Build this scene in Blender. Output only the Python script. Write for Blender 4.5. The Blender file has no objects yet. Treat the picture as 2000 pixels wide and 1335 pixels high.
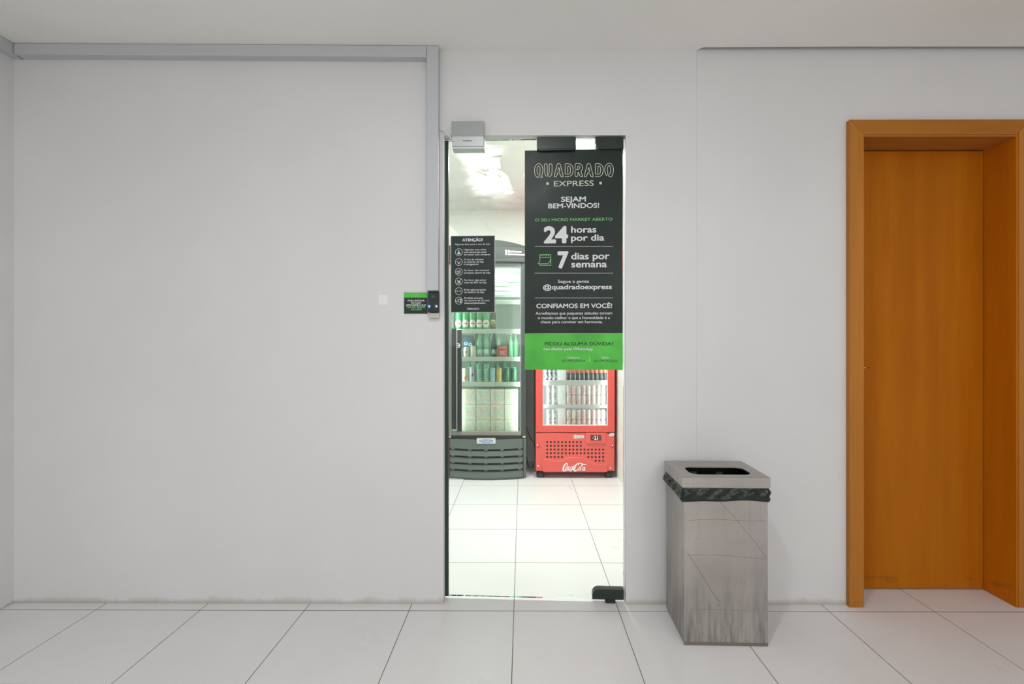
import bpy, bmesh, math, random
from mathutils import Vector, Matrix

random.seed(7)
S = bpy.context.scene
C = S.collection
PI = math.pi

# ------------------------------------------------------------------ camera
F, PPX, PPY = 940.0, 1016.0, 667.5          # focal length and principal point, in pixels of the 2000x1335 frame
CAM = Vector((0.0, -2.119, 1.153))
YAW = 0.00425
cd = bpy.data.cameras.new('camera')
cd.sensor_fit = 'HORIZONTAL'
cd.sensor_width = 36.0
cd.lens = F / 2000.0 * 36.0
cd.shift_x = -(PPX - 1000.0) / 2000.0
cd.shift_y = 0.0
cd.clip_start = 0.02
cam = bpy.data.objects.new('camera', cd)
C.objects.link(cam)
cam.location = CAM
cam.rotation_euler = (PI / 2, 0, YAW)
S.camera = cam

# ------------------------------------------------------------------ world, lights, exposure
W = bpy.data.worlds.new('world')
S.world = W
W.use_nodes = True
W.node_tree.nodes['Background'].inputs[0].default_value = (1, 1, 1, 1)
W.node_tree.nodes['Background'].inputs[1].default_value = 0.05
S.view_settings.view_transform = 'Standard'
S.view_settings.look = 'None'
S.view_settings.gamma = 1.0
S.view_settings.use_curve_mapping = False
S.view_settings.exposure = 0.08
S.cycles.transparent_max_bounces = 24
S.cycles.max_bounces = 10
S.cycles.diffuse_bounces = 6


def area(name, loc, size, watts, color=(1, 1, 1), rot=(0, 0, 0), size_y=None, spread=PI):
    l = bpy.data.lights.new(name, 'AREA')
    l.energy = watts
    l.color = color
    l.spread = spread
    if size_y:
        l.shape = 'RECTANGLE'
        l.size = size
        l.size_y = size_y
    else:
        l.shape = 'DISK'
        l.size = size
    o = bpy.data.objects.new(name, l)
    C.objects.link(o)
    o.location = loc
    o.rotation_euler = rot
    return o


# lobby: the downlight over the visitor's shoulder and two unseen fill panels added further back
area('lobby_downlight', (-0.07, -1.50, 2.425), 0.10, 10.5, (0.93, 0.98, 1.0))
area('lobby_fill_panel', (-1.5, -3.2, 2.42), 0.9, 17, (1.0, 0.985, 0.955), size_y=0.9)
area('lobby_fill_panel', (1.6, -3.2, 2.42), 0.9, 22, (1.0, 0.975, 0.95), size_y=0.9)
# broad unseen fill light added behind the visitor
area('lobby_back_fill', (0.4, -4.95, 1.75), 4.0, 28, (1.0, 0.980, 0.955), rot=(PI / 2, 0, 0), size_y=1.3)
# shop: the square ceiling panels
area('shop_panel', (-0.26, 1.30, 2.418), 0.19, 22, (0.93, 1.0, 0.95), size_y=0.19)
area('shop_panel', (0.34, 1.25, 2.418), 0.19, 22, (0.93, 1.0, 0.95), size_y=0.19)
# the light tubes inside the two fridges
# on both door posts, as strips facing inward
area('fridge_tube', (-0.30, 2.026, 1.748), 0.5, 2.5, (0.9, 1.0, 0.95), size_y=0.04)
area('fridge_strip', (-0.023, 2.022, 1.02), 1.25, 1.7, (0.92, 1.0, 0.95), rot=(0, PI / 2, -0.6), size_y=0.02)
area('fridge_strip', (-0.577, 2.022, 1.02), 1.25, 1.7, (0.92, 1.0, 0.95), rot=(0, -PI / 2, 0.6), size_y=0.02)
area('fridge_strip', (0.738, 2.004, 1.02), 1.20, 2.6, (0.96, 1.0, 1.0), rot=(0, PI / 2, -0.6), size_y=0.014)
area('fridge_strip', (0.158, 2.004, 1.02), 1.20, 2.6, (0.96, 1.0, 1.0), rot=(0, -PI / 2, 0.6), size_y=0.014)

# ------------------------------------------------------------------ materials
def mat(name, col, rough=0.5, metal=0.0, spec=0.5, emit=None, estr=0.0):
    m = bpy.data.materials.new(name)
    m.use_nodes = True
    b = m.node_tree.nodes['Principled BSDF']
    b.inputs['Base Color'].default_value = (*col, 1)
    b.inputs['Roughness'].default_value = rough
    b.inputs['Metallic'].default_value = metal
    b.inputs['Specular IOR Level'].default_value = spec
    if emit:
        b.inputs['Emission Color'].default_value = (*emit, 1)
        b.inputs['Emission Strength'].default_value = estr
    return m


class NT:
    """small helper for wiring a node tree"""
    def __init__(self, m):
        self.t = m.node_tree
        self.b = self.t.nodes['Principled BSDF']
        self.out = self.t.nodes['Material Output']

    def n(self, kind, **kw):
        x = self.t.nodes.new(kind)
        for k, v in kw.items():
            setattr(x, k, v)
        return x

    def l(self, a, b):
        self.t.links.new(a, b)

    def math(self, op, a, b=None, c=None, clamp=False):
        x = self.n('ShaderNodeMath', operation=op)
        x.use_clamp = clamp
        for i, v in enumerate((a, b, c)):
            if v is None:
                continue
            if isinstance(v, (int, float)):
                x.inputs[i].default_value = v
            else:
                self.l(v, x.inputs[i])
        return x.outputs[0]

    def mix(self, fac, a, b, blend='MIX'):
        x = self.n('ShaderNodeMix', data_type='RGBA', blend_type=blend)
        for i, v in ((0, fac), (6, a), (7, b)):
            if isinstance(v, (int, float)):
                x.inputs[i].default_value = v
            elif isinstance(v, tuple):
                x.inputs[i].default_value = (*v, 1)
            else:
                self.l(v, x.inputs[i])
        return x.outputs[2]

    def noise(self, scale, vec=None, detail=4, rough=0.55, stretch=None, coord='pos'):
        if vec is None:
            vec = self.n('ShaderNodeNewGeometry').outputs['Position'] if coord == 'pos' else self.n('ShaderNodeTexCoord').outputs['Object']
        if stretch:
            mp = self.n('ShaderNodeMapping')
            mp.inputs['Scale'].default_value = stretch
            self.l(vec, mp.inputs['Vector'])
            vec = mp.outputs[0]
        x = self.n('ShaderNodeTexNoise')
        x.inputs['Scale'].default_value = scale
        x.inputs['Detail'].default_value = detail
        x.inputs['Roughness'].default_value = rough
        self.l(vec, x.inputs['Vector'])
        return x.outputs[0]

    def ramp(self, fac, lo, hi):
        x = self.n('ShaderNodeMapRange')
        x.inputs['From Min'].default_value = lo
        x.inputs['From Max'].default_value = hi
        self.l(fac, x.inputs['Value'])
        return x.outputs[0]

    def bump(self, h, strength, dist=0.01):
        x = self.n('ShaderNodeBump')
        x.inputs['Strength'].default_value = strength
        x.inputs['Distance'].default_value = dist
        self.l(h, x.inputs['Height'])
        self.l(x.outputs[0], self.b.inputs['Normal'])


def wall_mat(name, col, dirt=True):
    m = mat(name, col, 0.62, spec=0.3)
    k = NT(m)
    mott = k.ramp(k.noise(1.6, detail=5), 0.3, 0.7)
    c = k.mix(mott, tuple(x * 0.965 for x in col), tuple(min(1, x * 1.02) for x in col))
    if dirt:
        z = k.n('ShaderNodeSeparateXYZ')
        k.l(k.n('ShaderNodeNewGeometry').outputs['Position'], z.inputs[0])
        zz = z.outputs[2]
        # a mopping stain with a ragged upper edge just above the floor
        edge = k.math('MULTIPLY', k.ramp(k.noise(7, stretch=(1, 1, 0.35), detail=6, rough=0.7), 0.3, 0.75), 0.045)
        low = k.math('SUBTRACT', 1.0, k.math('DIVIDE', zz, k.math('ADD', edge, 0.006)), clamp=True)
        low = k.math('MULTIPLY', low, 0.62)
        c = k.mix(low, c, (0.30, 0.25, 0.18))
        # a few scuffs
        sp = k.ramp(k.noise(26, detail=2, stretch=(0.6, 1, 1.5)), 0.74, 0.80)
        c = k.mix(k.math('MULTIPLY', sp, 0.16, clamp=True), c, (0.35, 0.34, 0.33))
    k.l(c, k.b.inputs['Base Color'])
    k.bump(k.noise(55, detail=3), 0.03, 0.004)
    return m


M = {}
M['wall'] = wall_mat('white_wall_paint', (0.705, 0.707, 0.712))
M['shop_wall'] = wall_mat('shop_wall_paint', (0.85, 0.87, 0.83), False)
M['ceiling'] = wall_mat('ceiling_paint', (0.86, 0.85, 0.82), False)


def tile_mat():
    m = mat('white_floor_tile', (0.8, 0.8, 0.8), 0.24, spec=0.4)
    k = NT(m)
    s = k.n('ShaderNodeSeparateXYZ')
    k.l(k.n('ShaderNodeNewGeometry').outputs['Position'], s.inputs[0])

    def line(o, off, w):
        u = k.math('DIVIDE', k.math('ADD', o, off), 0.45)
        fr = k.math('FRACT', u)
        d = k.math('ABSOLUTE', k.math('SUBTRACT', fr, 0.5))
        d = k.math('SUBTRACT', 0.5, d)                   # 0 on the joint, in tiles
        return k.math('LESS_THAN', d, w / 0.45)
    gx = line(s.outputs[0], 0.036 + 4.5, 0.0016)
    gy = line(s.outputs[1], 0.0545 + 9.0, 0.0020)
    g = k.math('MAXIMUM', gx, gy)
    mott = k.ramp(k.noise(2.2, detail=5), 0.3, 0.7)
    c = k.mix(mott, (0.695, 0.685, 0.69), (0.735, 0.725, 0.73))
    dirt = k.ramp(k.noise(5.0, detail=6, rough=0.7, stretch=(1.5, 0.7, 1)), 0.60, 0.80)
    c = k.mix(k.math('MULTIPLY', dirt, 0.06, clamp=True), c, (0.50, 0.45, 0.40))
    joint = k.mix(k.ramp(k.noise(3), 0.35, 0.65), (0.12, 0.09, 0.07), (0.22, 0.19, 0.165))
    c = k.mix(g, c, joint)
    k.l(c, k.b.inputs['Base Color'])
    r = k.math('ADD', k.math('MULTIPLY', mott, 0.08), k.math('MULTIPLY', g, 0.4))
    k.l(k.math('ADD', r, 0.26), k.b.inputs['Roughness'])
    return m


M['tile'] = tile_mat()


def wood_mat(name, a, b, axis, rough=0.38):
    """veneer with long grain along one axis (0 x, 1 y, 2 z)"""
    m = mat(name, a, rough, spec=0.10)
    k = NT(m)
    st = [9.0, 9.0, 9.0]
    st[axis] = 0.55
    fig = k.noise(1.5, stretch=tuple(st), detail=5, rough=0.6)
    st2 = [120.0, 120.0, 120.0]
    st2[axis] = 3.0
    fine = k.noise(1.3, stretch=tuple(st2), detail=3)
    c = k.mix(k.ramp(fig, 0.33, 0.68), a, b)
    c = k.mix(k.math('MULTIPLY', k.ramp(fine, 0.5, 0.8), 0.22, clamp=True), c, tuple(x * 0.6 for x in a))
    big = k.ramp(k.noise(1.1, detail=2), 0.35, 0.7)
    c = k.mix(k.math('MULTIPLY', big, 0.25), c, tuple(x * 0.78 for x in a))
    # scuffed foot of the leaf: dark rubs just above the floor
    z = k.n('ShaderNodeSeparateXYZ')
    k.l(k.n('ShaderNodeNewGeometry').outputs['Position'], z.inputs[0])
    band = k.math('SUBTRACT', 1.0, k.math('DIVIDE', k.math('ABSOLUTE', k.math('SUBTRACT', z.outputs[2], 0.05)), 0.05), clamp=True)
    rub = k.math('MULTIPLY', band, k.ramp(k.noise(9, stretch=(1, 1, 3), detail=6), 0.56, 0.70), clamp=True)
    c = k.mix(k.math('MULTIPLY', rub, 0.40, clamp=True), c, (0.045, 0.03, 0.015))
    k.l(c, k.b.inputs['Base Color'])
    k.bump(fine, 0.04, 0.002)
    return m


M['wood_leaf'] = wood_mat('honey_veneer', (0.42, 0.122, 0.004), (0.50, 0.162, 0.006), 2)
M['wood_v'] = wood_mat('honey_casing_upright', (0.44, 0.170, 0.030), (0.52, 0.215, 0.045), 2)
M['wood_h'] = wood_mat('honey_casing_level', (0.40, 0.150, 0.024), (0.48, 0.19, 0.034), 0)
M['wood_jamb'] = wood_mat('honey_jamb', (0.50, 0.140, 0.004), (0.58, 0.180, 0.006), 2)


def steel_mat():
    m = mat('stained_stainless_steel', (0.52, 0.50, 0.475), 0.42, 1.0)
    k = NT(m)
    o = k.n('ShaderNodeTexCoord').outputs['Object']
    streak = k.noise(1.0, vec=o, stretch=(55, 55, 2.2), detail=4)
    cloud = k.noise(5, vec=o, detail=5)
    c = k.mix(k.ramp(cloud, 0.3, 0.7), (0.43, 0.405, 0.375), (0.54, 0.515, 0.49))
    c = k.mix(k.math('MULTIPLY', k.ramp(streak, 0.45, 0.75), 0.3, clamp=True), c, (0.36, 0.34, 0.32))
    # runs and splashes near the foot
    s = k.n('ShaderNodeSeparateXYZ')
    k.l(o, s.inputs[0])
    low = k.math('SUBTRACT', 1.0, k.math('DIVIDE', s.outputs[2], 0.30), clamp=True)
    runs = k.ramp(k.noise(1.0, vec=o, stretch=(38, 38, 4), detail=6, rough=0.7), 0.42, 0.62)
    c = k.mix(k.math('MULTIPLY', k.math('MULTIPLY', low, runs), 0.75, clamp=True), c, (0.14, 0.135, 0.13))
    drops = k.ramp(k.noise(1.0, vec=o, stretch=(210, 210, 60), detail=1), 0.725, 0.76)
    c = k.mix(k.math('MULTIPLY', drops, 0.40, clamp=True), c, (0.13, 0.115, 0.10))
    k.l(c, k.b.inputs['Base Color'])
    k.l(k.math('ADD', 0.36, k.math('MULTIPLY', cloud, 0.18)), k.b.inputs['Roughness'])
    return m


M['steel'] = steel_mat()
M['scratch'] = mat('scratch_in_steel', (0.25, 0.235, 0.215), 0.6, 0.6)
M['steel_dark'] = mat('dull_plinth_steel', (0.26, 0.24, 0.21), 0.5, 0.9)
M['bag'] = mat('black_bin_liner', (0.009, 0.017, 0.014), 0.30, spec=0.42)
M['void'] = mat('dark_inside', (0.012, 0.012, 0.013), 0.8)
M['trunking'] = mat('grey_trunking_plastic', (0.515, 0.53, 0.56), 0.5)
M['alu'] = mat('brushed_aluminium', (0.50, 0.52, 0.52), 0.38, 0.55)
M['alu_dark'] = mat('matt_aluminium', (0.335, 0.35, 0.35), 0.45, 0.35)
M['alu_light'] = mat('pale_aluminium', (0.60, 0.63, 0.61), 0.4, 0.3)
M['black'] = mat('black_plastic', (0.016, 0.018, 0.018), 0.35)
M['patch'] = mat('black_green_fitting', (0.013, 0.026, 0.020), 0.28)
M['seal'] = mat('dark_green_glass_edge', (0.020, 0.048, 0.034), 0.3)
M['screw'] = mat('black_screw', (0.03, 0.045, 0.04), 0.35, 0.5)
M['chrome'] = mat('chrome', (0.75, 0.75, 0.75), 0.2, 1.0)
M['white'] = mat('white_paint', (0.80, 0.80, 0.79), 0.45)
M['offwhite'] = mat('grey_beige_plastic', (0.52, 0.50, 0.44), 0.5)
M['paper'] = mat('white_paper', (0.80, 0.80, 0.80), 0.6)


def board_mat(name, col, rough=0.33):
    m = mat(name, col, rough, spec=0.28)
    k = NT(m)
    c = k.mix(k.ramp(k.noise(6, detail=5), 0.35, 0.7), tuple(x * 0.85 for x in col), tuple(x * 1.25 for x in col))
    k.l(c, k.b.inputs['Base Color'])
    k.l(k.math('ADD', rough - 0.06, k.math('MULTIPLY', k.noise(9), 0.16)), k.b.inputs['Roughness'])
    return m


M['board'] = board_mat('black_green_vinyl', (0.010, 0.021, 0.0165))
M['board_small'] = board_mat('black_green_board', (0.017, 0.031, 0.027), 0.4)
M['green'] = board_mat('bright_green_vinyl', (0.085, 0.475, 0.060))
M['p_white'] = mat('white_print', (0.70, 0.70, 0.73), 0.5)
M['p_cream'] = mat('cream_print', (0.66, 0.66, 0.53), 0.5)
M['p_green'] = mat('green_print', (0.20, 0.58, 0.20), 0.5)
M['p_dark'] = mat('dark_green_print', (0.008, 0.045, 0.012), 0.5)
M['p_blue'] = mat('blue_print', (0.10, 0.18, 0.50), 0.5)
M['p_grey'] = mat('grey_print', (0.16, 0.17, 0.17), 0.5)
M['p_lgreen'] = mat('pale_green_print', (0.22, 0.58, 0.22), 0.5)
M['p_red'] = mat('red_print', (0.70, 0.06, 0.05), 0.5)
M['led_blue'] = mat('blue_pilot_light', (0.02, 0.07, 0.25), 0.4, emit=(0.05, 0.22, 0.9), estr=0.45)
M['led_white'] = mat('white_pilot_light', (0.6, 0.75, 0.9), 0.4, emit=(0.6, 0.8, 1.0), estr=0.6)
M['led_red'] = mat('red_digits', (0.8, 0.2, 0.2), 0.4, emit=(1.0, 0.55, 0.55), estr=1.3)
M['lamp'] = mat('lit_diffuser', (0.9, 0.9, 0.9), 0.5, emit=(1.0, 1.0, 0.96), estr=8.0)
M['tube'] = mat('lit_tube', (0.9, 0.9, 0.9), 0.5, emit=(0.88, 1.0, 0.95), estr=0.8)


def glass_mat(name, tint=(1, 1, 1), smear=0.0, ior=1.45, rough=0.0):
    m = bpy.data.materials.new(name)
    m.use_nodes = True
    t = m.node_tree
    t.nodes.remove(t.nodes['Principled BSDF'])
    out = t.nodes['Material Output']
    tr = t.nodes.new('ShaderNodeBsdfTransparent')
    tr.inputs[0].default_value = (*tint, 1)
    gl = t.nodes.new('ShaderNodeBsdfAnisotropic')
    gl.inputs['Roughness'].default_value = rough
    fr = t.nodes.new('ShaderNodeFresnel')
    fr.inputs['IOR'].default_value = ior
    mx = t.nodes.new('ShaderNodeMixShader')
    t.links.new(fr.outputs[0], mx.inputs[0])
    t.links.new(tr.outputs[0], mx.inputs[1])
    t.links.new(gl.outputs[0], mx.inputs[2])
    last = mx.outputs[0]
    if smear:
        # hand-wiped streaks left on the pane
        tc = t.nodes.new('ShaderNodeTexCoord')
        mp = t.nodes.new('ShaderNodeMapping')
        mp.inputs['Scale'].default_value = (3.5, 1, 9)
        mp.inputs['Rotation'].default_value = (0, 0.35, 0)
        t.links.new(tc.outputs['Object'], mp.inputs[0])
        nz = t.nodes.new('ShaderNodeTexNoise')
        nz.inputs['Scale'].default_value = 1.2
        nz.inputs['Detail'].default_value = 6
        nz.inputs['Roughness'].default_value = 0.62
        nz.inputs['Distortion'].default_value = 1.6
        t.links.new(mp.outputs[0], nz.inputs['Vector'])
        mr = t.nodes.new('ShaderNodeMapRange')
        mr.inputs['From Min'].default_value = 0.46
        mr.inputs['From Max'].default_value = 0.75
        mr.inputs['To Max'].default_value = smear
        t.links.new(nz.outputs[0], mr.inputs['Value'])
        sx = t.nodes.new('ShaderNodeSeparateXYZ')
        t.links.new(tc.outputs['Object'], sx.inputs[0])
        hi = t.nodes.new('ShaderNodeMapRange')
        hi.inputs['From Min'].default_value = 1.60
        hi.inputs['From Max'].default_value = 1.78
        hi.inputs['To Min'].default_value = 0.0
        t.links.new(sx.outputs[2], hi.inputs['Value'])
        mu = t.nodes.new('ShaderNodeMath')
        mu.operation = 'MULTIPLY'
        t.links.new(mr.outputs[0], mu.inputs[0])
        t.links.new(hi.outputs[0], mu.inputs[1])
        df = t.nodes.new('ShaderNodeBsdfRefraction')         # greasy film: it scatters what shines through
        df.inputs['Color'].default_value = (1, 1, 1, 1)
        df.inputs['Roughness'].default_value = 0.5
        df.inputs['IOR'].default_value = 1.22
        m2 = t.nodes.new('ShaderNodeMixShader')
        t.links.new(mu.outputs[0], m2.inputs[0])
        t.links.new(last, m2.inputs[1])
        t.links.new(df.outputs[0], m2.inputs[2])
        last = m2.outputs[0]
    t.links.new(last, out.inputs['Surface'])
    return m


M['glass'] = glass_mat('door_glass', (0.985, 0.995, 0.985), smear=0.10, ior=1.28)
M['fridge_glass'] = glass_mat('fridge_glass', (0.96, 0.99, 0.97), ior=1.45)


# ------------------------------------------------------------------ mesh helpers
class MB:
    """collects shapes into one mesh; every face keeps a material slot"""
    def __init__(self):
        self.bm = bmesh.new()

    def _tag(self, faces, mi, smooth=False):
        for f in faces:
            f.material_index = mi
            f.smooth = smooth

    def box(self, x0, x1, y0, y1, z0, z1, bev=0.0, mi=0, seg=2):
        b = bmesh.new()
        bmesh.ops.create_cube(b, size=1.0)
        bmesh.ops.scale(b, vec=(x1 - x0, y1 - y0, z1 - z0), verts=b.verts)
        bmesh.ops.translate(b, vec=((x0 + x1) / 2, (y0 + y1) / 2, (z0 + z1) / 2), verts=b.verts)
        if bev:
            bmesh.ops.bevel(b, geom=b.edges[:], offset=bev, segments=seg, affect='EDGES', profile=0.5)
        self.merge(b, mi)
        return self

    def merge(self, b, mi=0, smooth=False):
        vs = {}
        for v in b.verts:
            vs[v] = self.bm.verts.new(v.co)
        for f in b.faces:
            try:
                nf = self.bm.faces.new([vs[v] for v in f.verts])
                nf.material_index = mi
                nf.smooth = smooth or f.smooth
            except ValueError:
                pass
        b.free()

    def prism(self, pts, y0, y1, mi=0, bev=0.0):
        """polygon in x,z pushed from y0 to y1 (y0 is the front)"""
        b = bmesh.new()
        A = [b.verts.new((p[0], y0, p[1])) for p in pts]
        B = [b.verts.new((p[0], y1, p[1])) for p in pts]
        b.faces.new(A)
        b.faces.new(B[::-1])
        n = len(pts)
        for i in range(n):
            j = (i + 1) % n
            b.faces.new((A[j], A[i], B[i], B[j]))
        bmesh.ops.recalc_face_normals(b, faces=b.faces)
        if bev:
            bmesh.ops.bevel(b, geom=b.edges[:], offset=bev, segments=1, affect='EDGES')
        self.merge(b, mi)
        return self

    def prism_z(self, pts, z0, z1, mi=0):
        b = bmesh.new()
        A = [b.verts.new((p[0], p[1], z0)) for p in pts]
        B = [b.verts.new((p[0], p[1], z1)) for p in pts]
        b.faces.new(A[::-1])
        b.faces.new(B)
        n = len(pts)
        for i in range(n):
            j = (i + 1) % n
            b.faces.new((A[i], A[j], B[j], B[i]))
        bmesh.ops.recalc_face_normals(b, faces=b.faces)
        self.merge(b, mi)
        return self

    def lathe(self, prof, seg=20, cx=0, cy=0, cz=0, mi=0, axis='z'):
        """prof: (radius, height) from bottom to top, capped"""
        b = bmesh.new()
        rings = []
        for r, h in prof:
            ring = []
            for i in range(seg):
                a = 2 * PI * i / seg
                if axis == 'z':
                    p = (cx + r * math.cos(a), cy + r * math.sin(a), cz + h)
                else:
                    p = (cx + r * math.cos(a), cy + h, cz + r * math.sin(a))
                ring.append(b.verts.new(p))
            rings.append(ring)
        for u, v in zip(rings, rings[1:]):
            for i in range(seg):
                j = (i + 1) % seg
                f = b.faces.new((u[i], u[j], v[j], v[i]))
                f.smooth = True
        b.faces.new(rings[0][::-1])
        b.faces.new(rings[-1])
        bmesh.ops.recalc_face_normals(b, faces=b.faces)
        self.merge(b, mi)
        return self

    def tube(self, pts, r, seg=8, mi=0):
        b = bmesh.new()
        pts = [Vector(p) for p in pts]
        rings = []
        for i, p in enumerate(pts):
            t = (pts[min(i + 1, len(pts) - 1)] - pts[max(i - 1, 0)]).normalized()
            a = t.cross(Vector((0, 0, 1)))
            if a.length < 1e-3:
                a = t.cross(Vector((1, 0, 0)))
            a.normalize()
            c = t.cross(a)
            rings.append([b.verts.new(p + r * (math.cos(2 * PI * k / seg) * a + math.sin(2 * PI * k / seg) * c)) for k in range(seg)])
        for u, v in zip(rings, rings[1:]):
            for k in range(seg):
                j = (k + 1) % seg
                f = b.faces.new((u[k], u[j], v[j], v[k]))
                f.smooth = True
        b.faces.new(rings[0][::-1])
        b.faces.new(rings[-1])
        bmesh.ops.recalc_face_normals(b, faces=b.faces)
        self.merge(b, mi)
        return self

    def bow(self, x0, x1, y, bow, depth, z0, z1, n=18, arch=0.0, lean=0.0, mi=0, xc=None, hw=None):
        """a panel bowed towards -y; arch lifts the middle of its top, lean pushes its lower edge forward"""
        b = bmesh.new()
        xc = (x0 + x1) / 2 if xc is None else xc
        hw = (x1 - x0) / 2 if hw is None else hw
        sec = []
        for i in range(n + 1):
            x = x0 + (x1 - x0) * i / n
            k = 1 - ((x - xc) / hw) ** 2
            yf = y - bow * k
            zt = z1 + arch * k
            sec.append([b.verts.new(p) for p in ((x, yf - lean, z0), (x, yf, zt), (x, yf + depth, zt), (x, yf + depth - lean, z0))])
        for u, v in zip(sec, sec[1:]):
            for k in range(4):
                j = (k + 1) % 4
                b.faces.new((u[k], v[k], v[j], u[j]))
        b.faces.new(sec[0])
        b.faces.new(sec[-1][::-1])
        bmesh.ops.recalc_face_normals(b, faces=b.faces)
        self.merge(b, mi)
        return self

    def ribbon(self, pts, w, y, closed=False, mi=0, t=0.0006):
        """a flat drawn line of width w through (x, z) points, raised t off the plane y"""
        P = [Vector((p[0], p[1])) for p in pts]
        Wd = w if isinstance(w, (list, tuple)) else [w] * len(P)
        n = len(P)
        L, R = [], []
        for i in range(n):
            a = P[(i - 1) % n] if closed or i > 0 else P[i]
            c = P[(i + 1) % n] if closed or i < n - 1 else P[i]
            d1 = (P[i] - a)
            d2 = (c - P[i])
            if d1.length < 1e-9:
                d1 = d2
            if d2.length < 1e-9:
                d2 = d1
            d1.normalize()
            d2.normalize()
            nn = Vector((-(d1 + d2).y, (d1 + d2).x))
            if nn.length < 0.3:
                nn = Vector((-d2.y, d2.x))
            nn.normalize()
            k = min(1.6, 1.0 / max(0.5, nn.dot(Vector((-d2.y, d2.x)))))
            L.append(P[i] + nn * Wd[i] / 2 * k)
            R.append(P[i] - nn * Wd[i] / 2 * k)
        m = n if closed else n - 1
        lv = [self.bm.verts.new((p.x, y - t, p.y)) for p in L]
        rv = [self.bm.verts.new((p.x, y - t, p.y)) for p in R]
        for i in range(m):
            j = (i + 1) % n
            try:
                f = self.bm.faces.new((lv[i], lv[j], rv[j], rv[i]))
                f.material_index = mi
                f.normal_update()
                if f.normal.y > 0:
                    f.normal_flip()
            except ValueError:
                pass
        return self

    def disc(self, x, z, r, y, seg=16, mi=0, t=0.0006):
        vs = [self.bm.verts.new((x + r * math.cos(2 * PI * k / seg), y - t, z + r * math.sin(2 * PI * k / seg))) for k in range(seg)]
        f = self.bm.faces.new(vs)
        f.material_index = mi
        f.normal_update()
        if f.normal.y > 0:
            f.normal_flip()
        return self

    def ring(self, x, z, r, w, y, seg=24, mi=0):
        return self.ribbon([(x + r * math.cos(2 * PI * k / seg), z + r * math.sin(2 * PI * k / seg)) for k in range(seg)], w, y, True, mi)

    def quad(self, x0, x1, z0, z1, y, mi=0, t=0.0006):
        vs = [self.bm.verts.new(p) for p in ((x0, y - t, z0), (x1, y - t, z0), (x1, y - t, z1), (x0, y - t, z1))]
        f = self.bm.faces.new(vs)
        f.material_index = mi
        return self

    def poly(self, pts, y, mi=0, t=0.0006):
        vs = [self.bm.verts.new((p[0], y - t, p[1])) for p in pts]
        f = self.bm.faces.new(vs)
        f.material_index = mi
        f.normal_update()
        if f.normal.y > 0:
            f.normal_flip()
        return self

    def text(self, s, x0, x1, base, cap, y, bold=0.0, mi=0, t=0.0006, spacing=1.0):
        """lettering on the plane y: from x0 to x1, capitals cap high above the base line"""
        verts, faces = text_shape_cached(s, bold, spacing)
        mn = min(v[0] for v in verts)
        mxx = max(v[0] for v in verts)
        sx = (x1 - x0) / (mxx - mn)
        sz = cap / CAPH
        vs = [self.bm.verts.new((x0 + (v[0] - mn) * sx, y - t - v[2], base + v[1] * sz)) for v in verts]
        for fc in faces:
            try:
                f = self.bm.faces.new([vs[i] for i in fc])
                f.material_index = mi
                f.normal_update()
                if f.normal.y > 0:
                    f.normal_flip()
            except ValueError:
                pass
        return self


_TX = {}
CAPH = 0.729


def text_shape_cached(s, bold, spacing):
    key = (s, bold, spacing)
    if key in _TX:
        return _TX[key]
    c = bpy.data.curves.new('lettering_curve', 'FONT')
    c.body = s
    c.resolution_u = 5
    c.space_character = spacing
    o = bpy.data.objects.new('lettering_curve', c)
    C.objects.link(o)
    dg = bpy.context.evaluated_depsgraph_get()
    m = bpy.data.meshes.new_from_object(o.evaluated_get(dg))
    V, Fc = [], []
    # heavier weights: the letter stamped again in a small circle round itself
    nst = 16 if bold > 0.028 else 8
    for q in range(nst + 1 if bold else 1):
        dx, dy = (bold * math.cos(q * 2 * PI / nst), bold * math.sin(q * 2 * PI / nst)) if q < nst and bold else (0.0, 0.0)
        k = len(V)
        V += [(v.co.x + dx, v.co.y + dy, 0.00003 * q) for v in m.vertices]   # a hair apart in depth
        Fc += [tuple(i + k for i in p.vertices) for p in m.polygons]
    r = (V, Fc)
    bpy.data.objects.remove(o)
    bpy.data.curves.remove(c)
    bpy.data.meshes.remove(m)
    _TX[key] = r
    return r


_v, _f = text_shape_cached('H', 0.0, 1.0)
CAPH = max(v[1] for v in _v)


def smooth(pts, n=5, closed=False):
    """Catmull-Rom through the points"""
    P = [Vector(p) for p in pts]
    out = []
    N = len(P)
    for i in range(N if closed else N - 1):
        p0 = P[(i - 1) % N] if closed or i > 0 else P[i]
        p1 = P[i]
        p2 = P[(i + 1) % N]
        p3 = P[(i + 2) % N] if closed or i + 2 < N else P[(i + 1) % N]
        for k in range(n):
            t = k / n
            out.append(0.5 * ((2 * p1) + (p2 - p0) * t + (2 * p0 - 5 * p1 + 4 * p2 - p3) * t * t + (3 * p1 - p0 - 3 * p2 + p3) * t ** 3))
    if not closed:
        out.append(P[-1])
    return out


MAT4 = {}


def thing(name, label, cat, loc=(0, 0, 0), rotz=0.0, group=None, kind=None):
    o = bpy.data.objects.new(name, None)
    C.objects.link(o)
    o.empty_display_size = 0.05
    o.location = loc
    o.rotation_euler = (0, 0, rotz)
    MAT4[o] = Matrix.Translation(loc) @ Matrix.Rotation(rotz, 4, 'Z')
    if label:
        o['label'] = label
    if cat:
        o['category'] = cat
    if group:
        o['group'] = group
    if kind:
        o['kind'] = kind
    return o


def root_of(o):
    while o.parent:
        o = o.parent
    return o


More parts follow.
